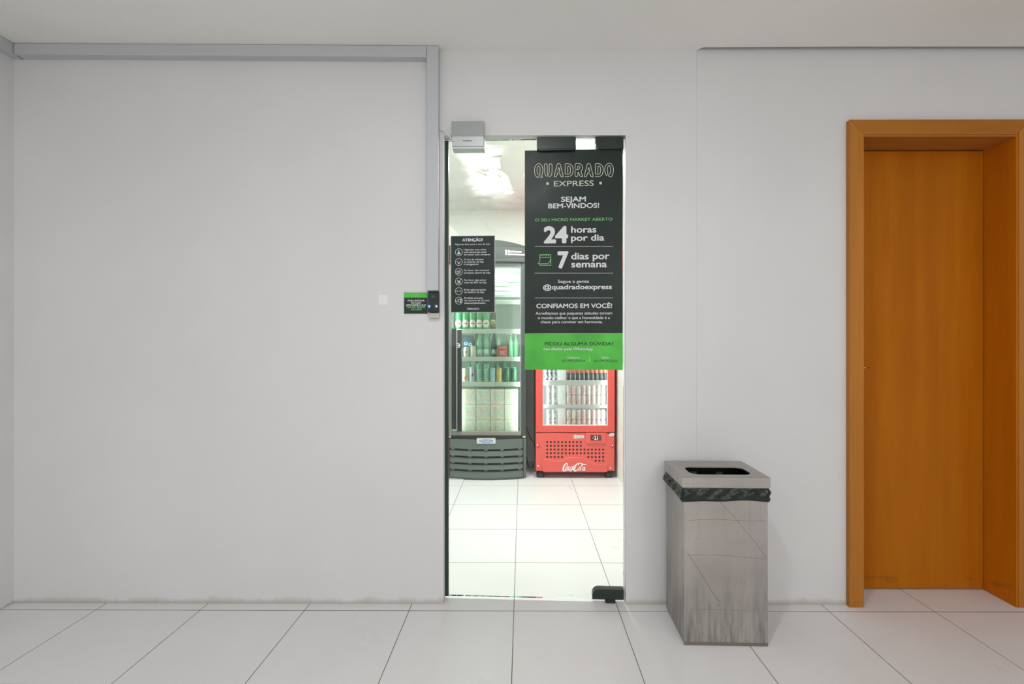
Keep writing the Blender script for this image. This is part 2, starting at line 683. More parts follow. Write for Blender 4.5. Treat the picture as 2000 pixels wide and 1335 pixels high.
def obj(name, mb, mats, parent=None, world=False, label=None, kind=None, loc=None, rotz=0.0):
    """links one mesh; parts of a thing are given in the thing's own frame, or in the room's with world=True"""
    me = bpy.data.meshes.new(name)
    bm = mb.bm
    if world and parent is not None:
        bm.transform(MAT4[root_of(parent)].inverted())
    if loc is not None and parent is None:
        mt = Matrix.Translation(loc) @ Matrix.Rotation(rotz, 4, 'Z')
        if world:
            bm.transform(mt.inverted())
    bm.to_mesh(me)
    bm.free()
    if not isinstance(mats, (list, tuple)):
        mats = [mats]
    for m in mats:
        me.materials.append(m)
    o = bpy.data.objects.new(name, me)
    C.objects.link(o)
    if parent is not None:
        o.parent = parent
    elif loc is not None:
        o.location = loc
        o.rotation_euler = (0, 0, rotz)
    if label:
        o['label'] = label
    if kind:
        o['kind'] = kind
    return o


def tag(o, label, cat, group=None):
    o['label'] = label
    o['category'] = cat
    if group:
        o['group'] = group
    return o


def struct(name, mb, mats, parent=None):
    return obj(name, mb, mats, parent, kind='structure' if parent is None else None)


def dup(root, loc, label=None, rotz=None, group=None):
    r = root.copy()
    C.objects.link(r)
    r.location = loc
    if rotz is not None:
        r.rotation_euler = (0, 0, rotz)
    if label:
        r['label'] = label
    if group:
        r['group'] = group
    for ch in list(root.children):
        c = ch.copy()
        C.objects.link(c)
        c.parent = r
        for g in ch.children:
            d = g.copy()
            C.objects.link(d)
            d.parent = c
    return r


RC = Matrix.Rotation(YAW, 3, 'Z')


def ray(px, py):
    return RC @ Vector(((px - PPX) / F, 1.0, -(py - PPY) / F))


def at_y(px, py, Y):
    """where the sight line through a measured point of the photograph meets the upright plane y = Y: gives x, z"""
    d = ray(px, py)
    t = (Y - CAM.y) / d.y
    p = CAM + d * t
    return p.x, p.z


def on_plane(mtx, px, py, yl=0.0):
    """the same on the upright plane y = yl of a turned frame: local x, z"""
    inv = mtx.inverted()
    o = inv @ CAM
    d = inv.to_3x3() @ ray(px, py)
    t = (yl - o.y) / d.y
    p = o + d * t
    return p.x, p.z


# ================================================================== SETTING
ZC = 2.434                                   # ceiling height
XL = -2.248                                  # lobby's left wall
OX0, OX1, OZ = -0.347, 0.455, 2.062          # shop doorway
XS = 0.766                                   # step in the wall plaster
DX0, DX1 = 1.47, 2.185                       # hole for the wooden door

b = MB()
b.box(XL - 0.1, 3.7, -5.1, 2.7, -0.1, 0.0)
struct('floor', b, M['tile'])

b = MB()
b.box(XL, OX0, 0, 0.05, 0, 2.5)
b.box(OX0, OX1, 0, 0.05, OZ, 2.5)
b.box(OX1, XS, 0, 0.05, 0, 2.5)
b.box(XS, XS + 0.0016, 0.0020, 0.05, 0, 2.62)
b.box(XS + 0.0016, 0.90, 0.0015, 0.05, 0, 2.62)
b.box(0.90, DX0, 0.0015, 0.17, 0, 2.62)
b.box(DX0, DX1, 0.0015, 0.17, 2.115, 2.62)
b.box(DX1, 3.6, 0.0015, 0.17, 0, 2.62)
struct('wall_front', b, M['wall'])
b = MB()
b.box(XL - 0.1, XL, -5.0, 0.05, 0, 2.6)
struct('wall_left', b, M['wall'])
b = MB()
b.box(3.6, 3.7, -5.0, 0.17, 0, 2.6)
struct('wall_right', b, M['wall'])
b = MB()
b.box(XL - 0.1, 3.7, -5.1, -5.0, 0, 2.6)
struct('wall_back', b, M['wall'])

# lobby ceiling; over the wooden door it stops short of the wall and leaves a shadow gap
b = MB()
nx = 24
top = 2.66


def ceil_z(x):
    return ZC + max(0.0, (-0.40 - x)) * 0.0085


xs = [XL + (XS - XL) * i / nx for i in range(nx + 1)]
for x0, x1 in zip(xs, xs[1:]):
    vs = [b.bm.verts.new(p) for p in ((x0, -5.0, ceil_z(x0)), (x1, -5.0, ceil_z(x1)), (x1, 0, ceil_z(x1)), (x0, 0, ceil_z(x0)))]
    b.bm.faces.new(vs[::-1])
b.prism_z([(XS, -5.0), (3.6, -5.0), (3.6, -0.018), (2.2, -0.021), (1.5, -0.024), (XS + 0.02, -0.022), (XS, 0.0)], ZC, ZC + 0.012)
b.box(XL, 3.6, -5.0, 0.05, top, top + 0.02)
bmesh.ops.recalc_face_normals(b.bm, faces=b.bm.faces)
struct('ceiling', b, M['ceiling'])

# shop beyond the glass door
YB = 2.56
b = MB()
b.box(-1.6, 0.81, 0.05, YB, ZC, ZC + 0.05)
struct('ceiling', b, M['shop_wall'])
b = MB()
b.box(-1.7, 0.9, YB, YB + 0.1, 0, 2.5)
struct('wall_shop_back', b, M['shop_wall'])
b = MB()
b.box(0.81, 0.90, 0.05, YB, 0, 2.5)
struct('wall_shop_right', b, M['shop_wall'])
b = MB()
b.box(-1.7, -1.6, 0.05, YB, 0, 2.5)
struct('wall_shop_left', b, M['shop_wall'])

# ------------------------------------------------------------------ glass door (door_1): pane, edge strip, pivots, strike box
PIV = (0.4475, 0.012, 0.0)
DANG = math.atan2(0.012 - 0.046, 0.79)
door = thing('door_1', 'frameless glass shop door standing slightly ajar with dark patch fittings', 'glass door', PIV, DANG, kind='structure')
DM = MAT4[door]


def dp(px, py, yl=0.0):
    return on_plane(DM, px, py, yl)


gx0, gz0 = dp(868.5, 1165)
gx0b, _ = dp(876, 900)
gx1, gz1 = dp(1217.5, 268)
b = MB()
b.box(gx0 + 0.01, gx1, 0.0, 0.010, 0.012, gz1)
obj('glass_pane', b, M['glass'], door, label='clear glass pane with wiped streaks')
b = MB()
b.box(gx0, gx0b, -0.004, 0.014, 0.012, gz1, bev=0.0015)
obj('edge_strip', b, M['seal'], door, label='dark green strip along the opening edge')


def screw_at(mb, x, z, y, r=0.006):
    mb.lathe([(r, 0), (r, -0.0015), (r * 0.8, -0.0025)], seg=14, cx=x, cy=y, cz=z, axis='y')


def patch(px0, px1, py0, py1, corner, screws, name, lab):
    x0, z1 = dp(px0, py0, -0.012)
    x1, z0 = dp(px1, py1, -0.012)
    r = 0.028
    pts = []
    arc = [k * PI / 2 / 6 for k in range(7)]
    if corner == 'bl':
        pts = [(x1, z0), (x1, z1), (x0, z1)] + [(x0 + r - r * math.cos(a), z0 + r - r * math.sin(a)) for a in arc]
    else:
        pts = [(x0, z0), (x1, z0), (x1, z1)] + [(x0 + r - r * math.sin(a), z1 - r + r * math.cos(a)) for a in arc]
    m = MB()
    m.prism(pts, -0.012, 0.022, bev=0.0015)
    o = obj(name, m, M['patch'], door, label=lab)
    for sx, sy in screws:
        q = MB()
        ux, uz = dp(sx, sy, -0.012)
        screw_at(q, ux, uz, -0.0122)
        obj('screw', q, M['screw'], o)
    return o


ph = patch(1163, 1218, 267, 290, 'bl', [(1177, 274), (1207, 275)], 'patch_hinge', 'dark patch fitting at the top pivot')
pl = patch(1157, 1218.5, 1150, 1171, 'tl', [(1166, 1158), (1177.5, 1162), (1210, 1163)], 'patch_hinge', 'dark patch fitting at the floor pivot')
b = MB()
x0, z0 = dp(1180, 268, -0.004)
x1, z1 = dp(1200, 262.5, -0.004)
for i in range(5):
    u0 = x0 + (x1 - x0) * i / 5
    b.box(u0 + 0.0006, x0 + (x1 - x0) * (i + 1) / 5 - 0.0006, -0.006, 0.016, z0 - 0.001, min(z1, OZ - 0.003), mi=i % 2)
obj('pivot', b, [M['black'], M['white']], ph)
b = MB()
x0, z0 = dp(1182, 1176, 0.0)
x1, z1 = dp(1201, 1171, 0.0)
b.box(x0, x1, -0.008, 0.018, 0.0005, 0.013)
obj('pivot', b, M['black'], pl)
b = MB()
x0, z1 = dp(1048.5, 268, -0.02)
x1, z0 = dp(1125, 291, -0.02)
b.box(x0, x1, -0.020, -0.0005, z0 + 0.002, z1, bev=0.002)
b.box(x0 + 0.007, x1 - 0.007, -0.018, -0.0005, z0 - 0.002, z0 + 0.004)
obj('strike_box', b, M['patch'], door, label='dark box clamped on the top edge of the glass')

# ------------------------------------------------------------------ wooden door (door_2) and its frame (trim_1)
YD = 0.130
lx0 = 1.45
lx1, lz1 = at_y(1921, 293, YD)
door2 = thing('door_2', 'closed honey brown wooden door set deep in its frame', 'door', ((lx0 + lx1) / 2, YD, 0), 0, kind='structure')
b = MB()
b.box(lx0 + 0.02, lx1 - 0.0025, YD, YD + 0.035, 0.006, lz1 - 0.004, bev=0.001)
obj('leaf', b, M['wood_leaf'], door2, world=True)
b = MB()
hx, hz = at_y(1690, 717.5, YD - 0.045)
b.tube([(hx - 0.03, YD, hz), (hx - 0.03, YD - 0.045, hz), (hx - 0.01, YD - 0.047, hz), (hx + 0.018, YD - 0.045, hz - 0.001)], 0.0026, 8)
b.lathe([(0.010, 0), (0.010, -0.004)], seg=14, cx=hx - 0.03, cy=YD, cz=hz, axis='y')
obj('latch', b, M['chrome'], door2, world=True, label='thin metal latch')

fr = thing('trim_1', 'honey brown wooden casing and jamb around the wooden door', 'door frame', ((lx0 + lx1) / 2 + 0.1, 0, 0), 0, kind='structure')
YF = -0.022                                        # face of the casing
cx0, cz1 = at_y(1659.5, 233.5, YF)
cx1, _ = at_y(1687.5, 600, YF)
hx1, hz1 = at_y(1986, 262, YF)
cx3 = hx1 + (cx1 - cx0)
zt = cz1
b = MB()
b.prism([(cx0, 0.001), (cx1, 0.001), (cx1, hz1), (cx0, zt)], YF, 0.0, bev=0.0007)
obj('casing', b, M['wood_v'], fr, world=True)
b = MB()
b.prism([(cx0 + 0.0005, zt), (cx1 + 0.0005, hz1 + 0.0005), (hx1, hz1 + 0.0005), (cx3, zt)], YF, 0.0, bev=0.0007)
obj('casing', b, M['wood_h'], fr, world=True)
b = MB()
b.prism([(hx1 + 0.010, 0.001), (cx3, 0.001), (cx3, zt), (hx1 + 0.010, hz1 + 0.01)], YF, 0.0, bev=0.0007)
obj('casing', b, M['wood_v'], fr, world=True)
b = MB()
jx = lx1
b.box(jx, jx + 0.03, -0.018, YD + 0.05, 0.001, hz1 + 0.02)
obj('jamb', b, M['wood_jamb'], fr, world=True)
b = MB()
jz = lz1
b.box(cx1 - 0.02, jx, -0.018, YD + 0.05, jz, jz + 0.03)
obj('jamb', b, M['wood_h'], fr, world=True)
b = MB()
b.box(cx1 - 0.03, cx1 - 0.004, -0.001, YD + 0.05, 0.001, jz)
obj('jamb', b, M['wood_jamb'], fr, world=True)

# ================================================================== THINGS ON THE WALL
# cable trunking
T = 0.041
rx0, _ = at_y(833.5, 300, -T)
rx1, rzb = at_y(856, 567, -T)
t = thing('cable_trunking', 'upright grey cable trunking running down to the card reader', 'cable trunking', ((rx0 + rx1) / 2, 0, rzb))
b = MB()
b.box(rx0 + 0.001, rx1 - 0.001, -T + 0.012, -0.0004, rzb, ZC - 0.001)
obj('base', b, M['trunking'], t, world=True)
b = MB()
b.box(rx0, rx1, -T, -T + 0.0115, rzb, ZC - 0.001, bev=0.002)
obj('cover', b, M['trunking'], t, world=True)

_, hzb = at_y(700, 111.5, -T)


def slab_sloped(mb, x0, x1, y0, y1, zb0, zb1, zt0, zt1):
    mb.prism([(x0, zb0), (x1, zb1), (x1, zt1), (x0, zt0)], y0, y1)


t = thing('cable_trunking', 'long level grey cable trunking under the ceiling', 'cable trunking', ((XL + rx0) / 2, 0, hzb))
sl = ceil_z(XL) - ZC
b = MB()
slab_sloped(b, XL + T + 0.005, rx0 - 0.0015, -T + 0.010, -0.0004, hzb + sl + 0.002, hzb + 0.002, ceil_z(XL + T) - 0.002, ZC - 0.002)
obj('base', b, M['trunking'], t, world=True)
b = MB()
slab_sloped(b, XL + T + 0.003, rx0 - 0.001, -T, -T + 0.0095, hzb + sl, hzb, ceil_z(XL + T) - 0.002, ZC - 0.002)
obj('cover', b, M['trunking'], t, world=True)

t = thing('cable_trunking', 'grey cable trunking turning the room corner along the side wall', 'cable trunking', (XL, -1.0, hzb + sl))
b = MB()
b.box(XL + 0.0004, XL + T - 0.011, -2.6, -0.0006, hzb + sl + 0.002, ceil_z(XL) - 0.002)
obj('base', b, M['trunking'], t, world=True)
b = MB()
b.box(XL + T - 0.0105, XL + T - 0.001, -2.6, -0.0008, hzb + sl, ceil_z(XL) - 0.002, bev=0.001)
obj('cover', b, M['trunking'], t, world=True)

# magnetic lock over the doorway
YM = -0.036
mx0, mz1 = at_y(882, 236.5, -0.030)
mx1, _ = at_y(945, 236.5, -0.030)
_, mzm = at_y(900, 265.5, YM)
_, mzb = at_y(900, 287, YM)
t = thing('magnetic_lock', 'grey magnetic door lock fixed over the glass door', 'door lock', ((mx0 + mx1) / 2, 0, mzb))
b = MB()
b.box(mx0, mx1, -0.030, -0.0005, mzm + 0.0005, mz1, bev=0.001)
b.box(mx0 + 0.001, mx0 + 0.004, -0.0305, -0.03, mzm + 0.02, mz1 - 0.01)
obj('bracket', b, M['alu_dark'], t, world=True, label='darker upper bracket plate')
b = MB()
b.box(mx0 + 0.003, mx1 - 0.001, YM, 0.004, mzb + 0.003, mzm - 0.001, bev=0.001)
o = obj('housing', b, M['alu'], t, world=True)
b = MB()
tx0, tz0 = at_y(904, 276, YM)
tx1, tz1 = at_y(922, 272.5, YM)
b.text('intelbras', tx0, tx1, tz0, (tz1 - tz0), YM, bold=0.02)
obj('lettering', b, M['p_grey'], o, world=True)
b = MB()
b.box(mx0 + 0.004, mx1 + 0.003, YM + 0.002, 0.018, mzb - 0.006, mzb + 0.0025, bev=0.001)
b.box(mx1 - 0.0008, mx1 + 0.0035, YM + 0.012, 0.016, mzb, mzm - 0.010)
obj('armature_plate', b, M['alu_light'], t, world=True)

p0 = at_y(859, 253, -0.006)
p1 = at_y(868, 256, -0.010)
p2 = at_y(877, 266, -0.020)
p3 = at_y(884, 273, -0.030)
p4 = at_y(887.5, 276, -0.036)
b = MB()
cen = ((p0[0] + p4[0]) / 2, 0, p4[1])
b.tube(smooth([(rx1 + 0.001, -0.010, p0[1]), (p1[0], -0.012, p1[1]), (p2[0], -0.024, p2[1]), (p3[0], -0.036, p3[1]), (p4[0], -0.0385, p4[1])], 5), 0.0026, 8)
tag(obj('cable', b, M['white'], world=True, loc=cen), 'short white cable looping from the upright trunking to the magnetic lock', 'cable')

# card reader
YR = -0.030
ax0, az1 = at_y(835.6, 567.5, YR)
ax1, az0 = at_y(856.6, 609.5, YR)
t = thing('card_reader', 'dark card reader with two small blue lights on the wall', 'card reader', ((ax0 + ax1) / 2, 0, az0))
b = MB()
b.box(ax0, ax1, YR, -0.0005, az0, az1 - 0.006, bev=0.003)
hs = obj('housing', b, M['board_small'], t, world=True)
b = MB()
b.box(ax0 + 0.0005, ax1 - 0.0005, YR + 0.002, -0.001, az1 - 0.0055, az1 - 0.0005, bev=0.001)
obj('top_cap', b, M['black'], t, world=True)
for ix in (838.3, 852.2):
    u, v = at_y(ix, 597.8, YR)
    b = MB()
    b.disc(u, v, 0.0068, YR, mi=0)
    k = MB()
    if ix < 845:
        b.ring(u - 0.001, v, 0.0034, 0.0014, YR - 0.0004, 14, mi=1)
        b.quad(u + 0.001, u + 0.0036, v - 0.004, v + 0.002, YR - 0.0006, mi=1)
    else:
        b.quad(u - 0.002, u + 0.003, v - 0.004, v + 0.001, YR - 0.0004, mi=1)
        b.ribbon([(u - 0.004, v + 0.004), (u + 0.004, v - 0.004)], 0.0015, YR - 0.0007, mi=1)
        b.ribbon([(u + 0.001, v + 0.001), (u + 0.0035, v + 0.0045)], 0.0018, YR - 0.0006, mi=1)
    obj('indicator_light', b, [M['led_blue'], M['led_white']], t, world=True, label='round blue indicator light')
b = MB()
u0, v1 = at_y(841, 574, YR)
u1, v0 = at_y(851, 592, YR)
uc, vc = (u0 + u1) / 2, (v0 + v1) / 2
for r in (0.005, 0.009, 0.013):
    b.ribbon([(uc + r * math.cos(a), vc + r * math.sin(a)) for a in [PI / 4 + k * PI / 16 for k in range(9)]], 0.0012, YR)
obj('wave_emblem', b, M['p_grey'], hs, world=True)

bx0, bz1 = at_y(837.8, 610.5, -0.020)
bx1, bz0 = at_y(857.8, 620.5, -0.020)
t = thing('junction_box', 'small beige junction box below the card reader', 'junction box', ((bx0 + bx1) / 2, 0, bz0))
b = MB()
b.box(bx0, bx1, -0.014, -0.0005, bz0, bz1 - 0.0005)
obj('base', b, M['offwhite'], t, world=True)
b = MB()
b.box(bx0 - 0.0003, bx1 + 0.0003, -0.020, -0.0145, bz0 - 0.0003, bz1 - 0.0007, bev=0.001)
obj('cover', b, M['offwhite'], t, world=True)

# entry notice beside the reader
YS = -0.004
ex0, ez1 = at_y(789.2, 571, YS)
ex1, ez0 = at_y(834.8, 612, YS)
t = thing('wall_sign', 'small green and black entry notice beside the card reader', 'sign', ((ex0 + ex1) / 2, 0, ez0))
b = MB()
b.box(ex0, ex1, YS, -0.0003, ez0, ez1, bev=0.0006)
pn = obj('panel', b, M['board_small'], t, world=True)
b = MB()
_, gz = at_y(800, 581, YS)
b.box(ex0 - 0.0002, ex1 + 0.0002, YS - 0.0006, YS, gz, ez1 + 0.0002)
gb = obj('heading_band', b, M['green'], t, world=True, label='bright green heading band')
b = MB()
for k, (a0, a1, yy) in enumerate(((806, 820, 575.2), (809, 817, 578.2))):
    u0, v0 = at_y(a0, yy, YS)
    u1, _ = at_y(a1, yy, YS)
    b.text(('QUADRADO', 'EXPRESS')[k], u0, u1, v0, 0.0036 if k == 0 else 0.0028, YS - 0.0006)
obj('lettering', b, M['p_lgreen'], gb, world=True)
b = MB()
for s, a0, a1, yy, mi in (('PARA ENTRAR', 796.4, 829.2, 588.3, 0), ('NA LOJA', 803.1, 822.6, 592.5, 0), ('APROXIME A SUA', 793, 832.6, 597, 0),
                          ('TAG NO SENSOR', 793.8, 830.9, 601.2, 1), ('AO LADO', 802.8, 823.8, 605.7, 1)):
    u0, v0 = at_y(a0, yy, YS)
    u1, _ = at_y(a1, yy, YS)
    b.text(s, u0, u1, v0, 0.0072, YS, bold=0.025, mi=mi)
obj('lettering', b, [M['p_white'], M['p_lgreen']], pn, world=True)

sx0, sz1 = at_y(739.5, 575.5, -0.0008)
sx1, sz0 = at_y(757.5, 594.5, -0.0008)
b = MB()
b.box(sx0, sx1, -0.0008, -0.0001, sz0, sz1)
tag(obj('sticker', b, M['paper'], world=True, loc=((sx0 + sx1) / 2, 0, sz0)), 'little plain white paper square stuck on the bare wall', 'sticker')

# ================================================================== POSTERS ON THE GLASS
PM = DM


def place_on_door(yl):
    x, z = 0, 0
    p = DM @ Vector((0, yl, 0))
    return p


YP = -0.0016                                       # face of the big poster, in the door's frame


def poster_frame(px0, px1, py0, py1, yl):
    x0, z1 = on_plane(DM, px0, py0, yl)
    x1, z0 = on_plane(DM, px1, py1, yl)
    return x0, x1, z0, z1


X0, X1, Z0, Z1 = poster_frame(1025, 1216.5, 294, 722, YP)
pc = DM @ Vector(((X0 + X1) / 2, 0, Z0))
poster = thing('poster', 'tall dark welcome poster with green foot stuck on the glass door', 'poster', tuple(pc), DANG)
PMX = MAT4[poster]


def pp(px, py):
    return on_plane(PMX, px, py, YP)


hwid = (X1 - X0) / 2
_, gtop = pp(1100, 650.5)
b = MB()
b.box(-hwid, hwid, YP, -0.0002, gtop, Z1 - Z0)
pan = obj('panel', b, M['board'], poster)
b = MB()
b.box(-hwid, hwid, YP, -0.0002, 0.0, gtop - 0.0002)
band = obj('contact_band', b, M['green'], poster, label='bright green contact band at the foot')

PXM = 2.1 / 940.0                                   # metres of one photograph pixel on the glass


def ptext(mb, s, x0, x1, base, captop, bold=0.0, mi=0):
    u0, v0 = pp(x0, base)
    u1, v1 = pp(x1, captop)
    mb.text(s, u0, u1, v0, v1 - v0, YP, bold=bold, mi=mi)


# logo: one drawn line per letter
def lg(pts, sm=0, dx=0):
    q = [(1040 + (x + dx) / 11.765, 310 + y / 11.765) for x, y in pts]
    q = [pp(*p) for p in q]
    q = [Vector(p) for p in q]
    if sm:
        return smooth(q, sm)
    lim = 2.6 * PXM                                  # soften every corner a little
    out = [q[0]]
    for a, c, d in zip(q, q[1:], q[2:]):
        u, w = a - c, d - c
        out.append(c + u * min(0.4, lim / u.length))
        out.append(c + (u * min(0.4, lim / u.length) + w * min(0.4, lim / w.length)) * 0.25)
        out.append(c + w * min(0.4, lim / w.length))
    out.append(q[-1])
    return out


LA = [(600, 345), (635, 345), (655, 415), (710, 415), (635, 110), (570, 110), (495, 415), (550, 415), (578, 318), (632, 297), (605, 185), (582, 275)]
LD = [(750, 410), (840, 410), (900, 380), (935, 300), (935, 210), (900, 140), (830, 110), (750, 110), (750, 355), (840, 355), (870, 320), (872, 210), (855, 170), (810, 165), (810, 335)]
b = MB()
wln = 1.05 * PXM
b.ribbon(lg([(135, 370), (110, 310), (108, 220), (140, 165), (172, 210), (172, 310), (160, 395), (125, 425), (80, 400), (52, 330), (48, 240), (70, 160), (140, 110), (210, 150), (235, 230), (232, 320), (210, 385)], 4), wln, YP)
b.ribbon(lg([(210, 380), (235, 425), (180, 425)]), wln, YP)
b.ribbon(lg([(330, 410), (290, 370), (275, 300), (275, 115), (340, 115), (340, 330), (355, 390), (395, 415), (435, 385), (450, 310), (450, 115), (385, 115), (385, 310), (370, 370)]), wln, YP)
b.ribbon(lg(LA), wln, YP)
b.ribbon(lg(LD), wln, YP)
b.ribbon(lg([(980, 230), (980, 110), (1085, 110), (1140, 145), (1158, 205), (1140, 260), (1110, 290), (1160, 412), (1100, 412), (1048, 290), (1040, 412), (980, 412), (980, 250), (1060, 245), (1095, 210), (1085, 170), (1040, 165), (1040, 225)]), wln, YP)
b.ribbon(lg(LA, dx=690), wln, YP)
b.ribbon(lg(LD, dx=692), wln, YP)
b.ribbon(lg([(1705, 390), (1675, 340), (1660, 240), (1685, 150), (1760, 100), (1835, 150), (1860, 240), (1850, 330), (1820, 400), (1780, 412), (1740, 380), (1725, 300), (1725, 200), (1758, 155), (1790, 200), (1795, 290), (1770, 360)], 4), wln, YP)
ptext(b, 'EXPRESS', 1082, 1159.5, 363.9, 352.3, 0.0)
for qx, qy in ((1069.4, 358.4), (1173, 357.5)):
    u, v = pp(qx, qy)
    b.quad(u - 2.4 * PXM, u + 2.4 * PXM, v - 2.4 * PXM, v + 2.4 * PXM, YP)
obj('logo', b, M['p_cream'], pan, label='cream line-drawn shop logo')
b = MB()
B = 0.022
ptext(b, 'SEJAM', 1095.8, 1144.4, 393.7, 383.7, B)
ptext(b, 'BEM-VINDOS!', 1070.8, 1170.2, 406.6, 396.3, B)
obj('lettering', b, M['p_white'], pan)
b = MB()
ptext(b, '24', 1061.9, 1109.6, 473.3, 443.3, 0.045)
ptext(b, 'horas', 1115.3, 1164.7, 454, 441.5, B)
ptext(b, 'por dia', 1115.3, 1180.2, 470, 457.5, B)
obj('lettering', b, M['p_white'], pan)
b = MB()
ptext(b, '7', 1088.9, 1110.3, 522.2, 492.2, 0.045)
ptext(b, 'dias por', 1115.6, 1190.5, 506.2, 493, B)
ptext(b, 'semana', 1115.6, 1185.3, 521.8, 509, B)
obj('lettering', b, M['p_white'], pan)
b = MB()
ptext(b, 'Segue a gente', 1089.8, 1150.2, 552, 546, 0.006)
ptext(b, '@quadradoexpress', 1060.6, 1195, 564.7, 555.3, B)
obj('lettering', b, M['p_white'], pan)
b = MB()
ptext(b, 'CONFIAMOS EM VOCÊ!', 1047.5, 1195.4, 601.3, 592.5, B)
ptext(b, 'Acreditamos que pequenas atitudes tornam', 1046, 1196, 614, 608.5, 0.010)
ptext(b, 'o mundo melhor e que a honestidade é a', 1050.5, 1191, 622.7, 617.2, 0.010)
ptext(b, 'chave para conviver em harmonia.', 1056, 1177, 630.9, 625.4, 0.010)
obj('lettering', b, M['p_white'], pan)
for yy in (481.2, 533.1, 581.5):
    b = MB()
    for k in range(66):
        u, v = pp(1045.5 + k * (1196 - 1045.5) / 65, yy)
        b.quad(u - 0.55 * PXM, u + 0.55 * PXM, v - 0.55 * PXM, v + 0.55 * PXM, YP)
    obj('dotted_rule', b, M['p_white'], pan)
b = MB()
ptext(b, 'O SEU MICRO MARKET ABERTO', 1045.3, 1196, 432.1, 425, 0.0)
obj('lettering', b, M['p_green'], pan, label='green lettering')
b = MB()


def cal(pts):
    return [pp(860 + x / 5.134, 440 + y / 5.134) for x, y in pts]


wl = 1.15 * PXM
b.ribbon(cal([(998, 294), (1107, 294), (1107, 320), (998, 320)]), wl, YP, closed=True)
b.ribbon(cal([(998, 320), (999, 345), (992, 368), (978, 384), (1080, 384), (1096, 366), (1106, 335)]), wl, YP)
b.ribbon(cal([(1000, 386), (1000, 400), (1107, 400), (1107, 320)]), wl, YP)
for q in (1016, 1040, 1064, 1088):
    b.ribbon(cal([(q, 287), (q, 306)]), wl, YP)
obj('icon', b, M['p_green'], pan, label='green calendar drawing')
b = MB()
ptext(b, 'FICOU ALGUMA DÚVIDA?', 1064, 1197.5, 674.1, 667.8, 0.018, 0)
ptext(b, 'nos chame pelo WhatsApp', 1061.7, 1158, 683.4, 678.7, 0.014, 1)
obj('lettering', b, [M['p_dark'], M['p_white']], band)
b = MB()
ptext(b, 'Gilberto', 1108.3, 1131.4, 699.7, 696, 0.0, 1)
ptext(b, '(51) 997.229.614', 1097.3, 1142.6, 705.8, 702.1, 0.010, 0)
ptext(b, 'Gildo', 1175.3, 1190, 699.7, 696, 0.0, 1)
ptext(b, '(51) 991.910.522', 1160.2, 1205.5, 706.3, 702.6, 0.010, 0)
u, v0 = pp(1151.4, 706.8)
_, v1 = pp(1151.4, 696)
b.quad(u - 0.4 * PXM, u + 0.4 * PXM, v0, v1, YP, mi=1)
obj('lettering', b, [M['p_dark'], M['p_white']], band)

# the small rules notice
X0, X1, Z0, Z1 = poster_frame(880, 967, 460, 610, YP)
pc = DM @ Vector(((X0 + X1) / 2, 0, Z0))
notice = thing('notice', 'small dark rules notice with six round icons on the glass', 'sign', tuple(pc), DANG)
NM = MAT4[notice]
YN = -0.0045


def np_(px, py):
    return on_plane(NM, px, py, YN)


hw2 = (X1 - X0) / 2
b = MB()
b.box(-hw2, hw2, -0.003, -0.0002, 0, Z1 - Z0, bev=0.0005)
obj('backing', b, M['alu_light'], notice, label='pale edge of the backing plate')
b = MB()
b.box(-hw2 + 0.0028, hw2 - 0.0024, YN, -0.0031, 0.002, Z1 - Z0 - 0.003)
np2 = obj('panel', b, M['board_small'], notice)
b = MB()


def ntext(s, x0, x1, base, cap, bold):
    u0, v0 = np_(x0, base)
    u1, v1 = np_(x1, base - cap)
    b.text(s, u0, u1, v0, v1 - v0, YN, bold=bold)


ntext('ATENÇÃO!', 903, 943, 471, 5.6, 0.04)
obj('lettering', b, M['p_white'], np2)
for para in ((('Algumas dicas para o uso da loja.', 888.3, 957.3, 478.3),),
             (('Higienize suas mãos', 906.1, 949.7, 488.8), ('com álcool gel antes', 906.1, 950.3, 493.7), ('de iniciar suas compras.', 906.1, 958.2, 498.5)),
             (('O uso da máscara', 906.1, 944.6, 507.9), ('no interior da loja', 906.1, 944.6, 512.8), ('é obrigatório.', 906.1, 935.3, 517.5)),
             (('Por favor não consumir', 906.4, 956, 529.2), ('produtos dentro da loja.', 906.4, 958.2, 534.0)),
             (('Por favor não entrar', 906.6, 949.7, 548.3), ('com seu PET na loja.', 906.6, 950.9, 553.1)),
             (('Evite aglomerações', 906.8, 949, 567.1), ('no interior da loja.', 906.8, 946.1, 571.9)),
             (('Proibida entrada', 906.8, 942.9, 583.4), ('de menores de 12 anos', 906.8, 956, 588.1), ('desacompanhados.', 906.8, 948.7, 592.9)),
             (('OBRIGADO', 912, 936, 604.4),)):
    b = MB()
    for s, x0, x1, base in para:
        ntext(s, x0, x1, base, 3.4, 0.014)
    obj('lettering', b, M['p_white'], np2)
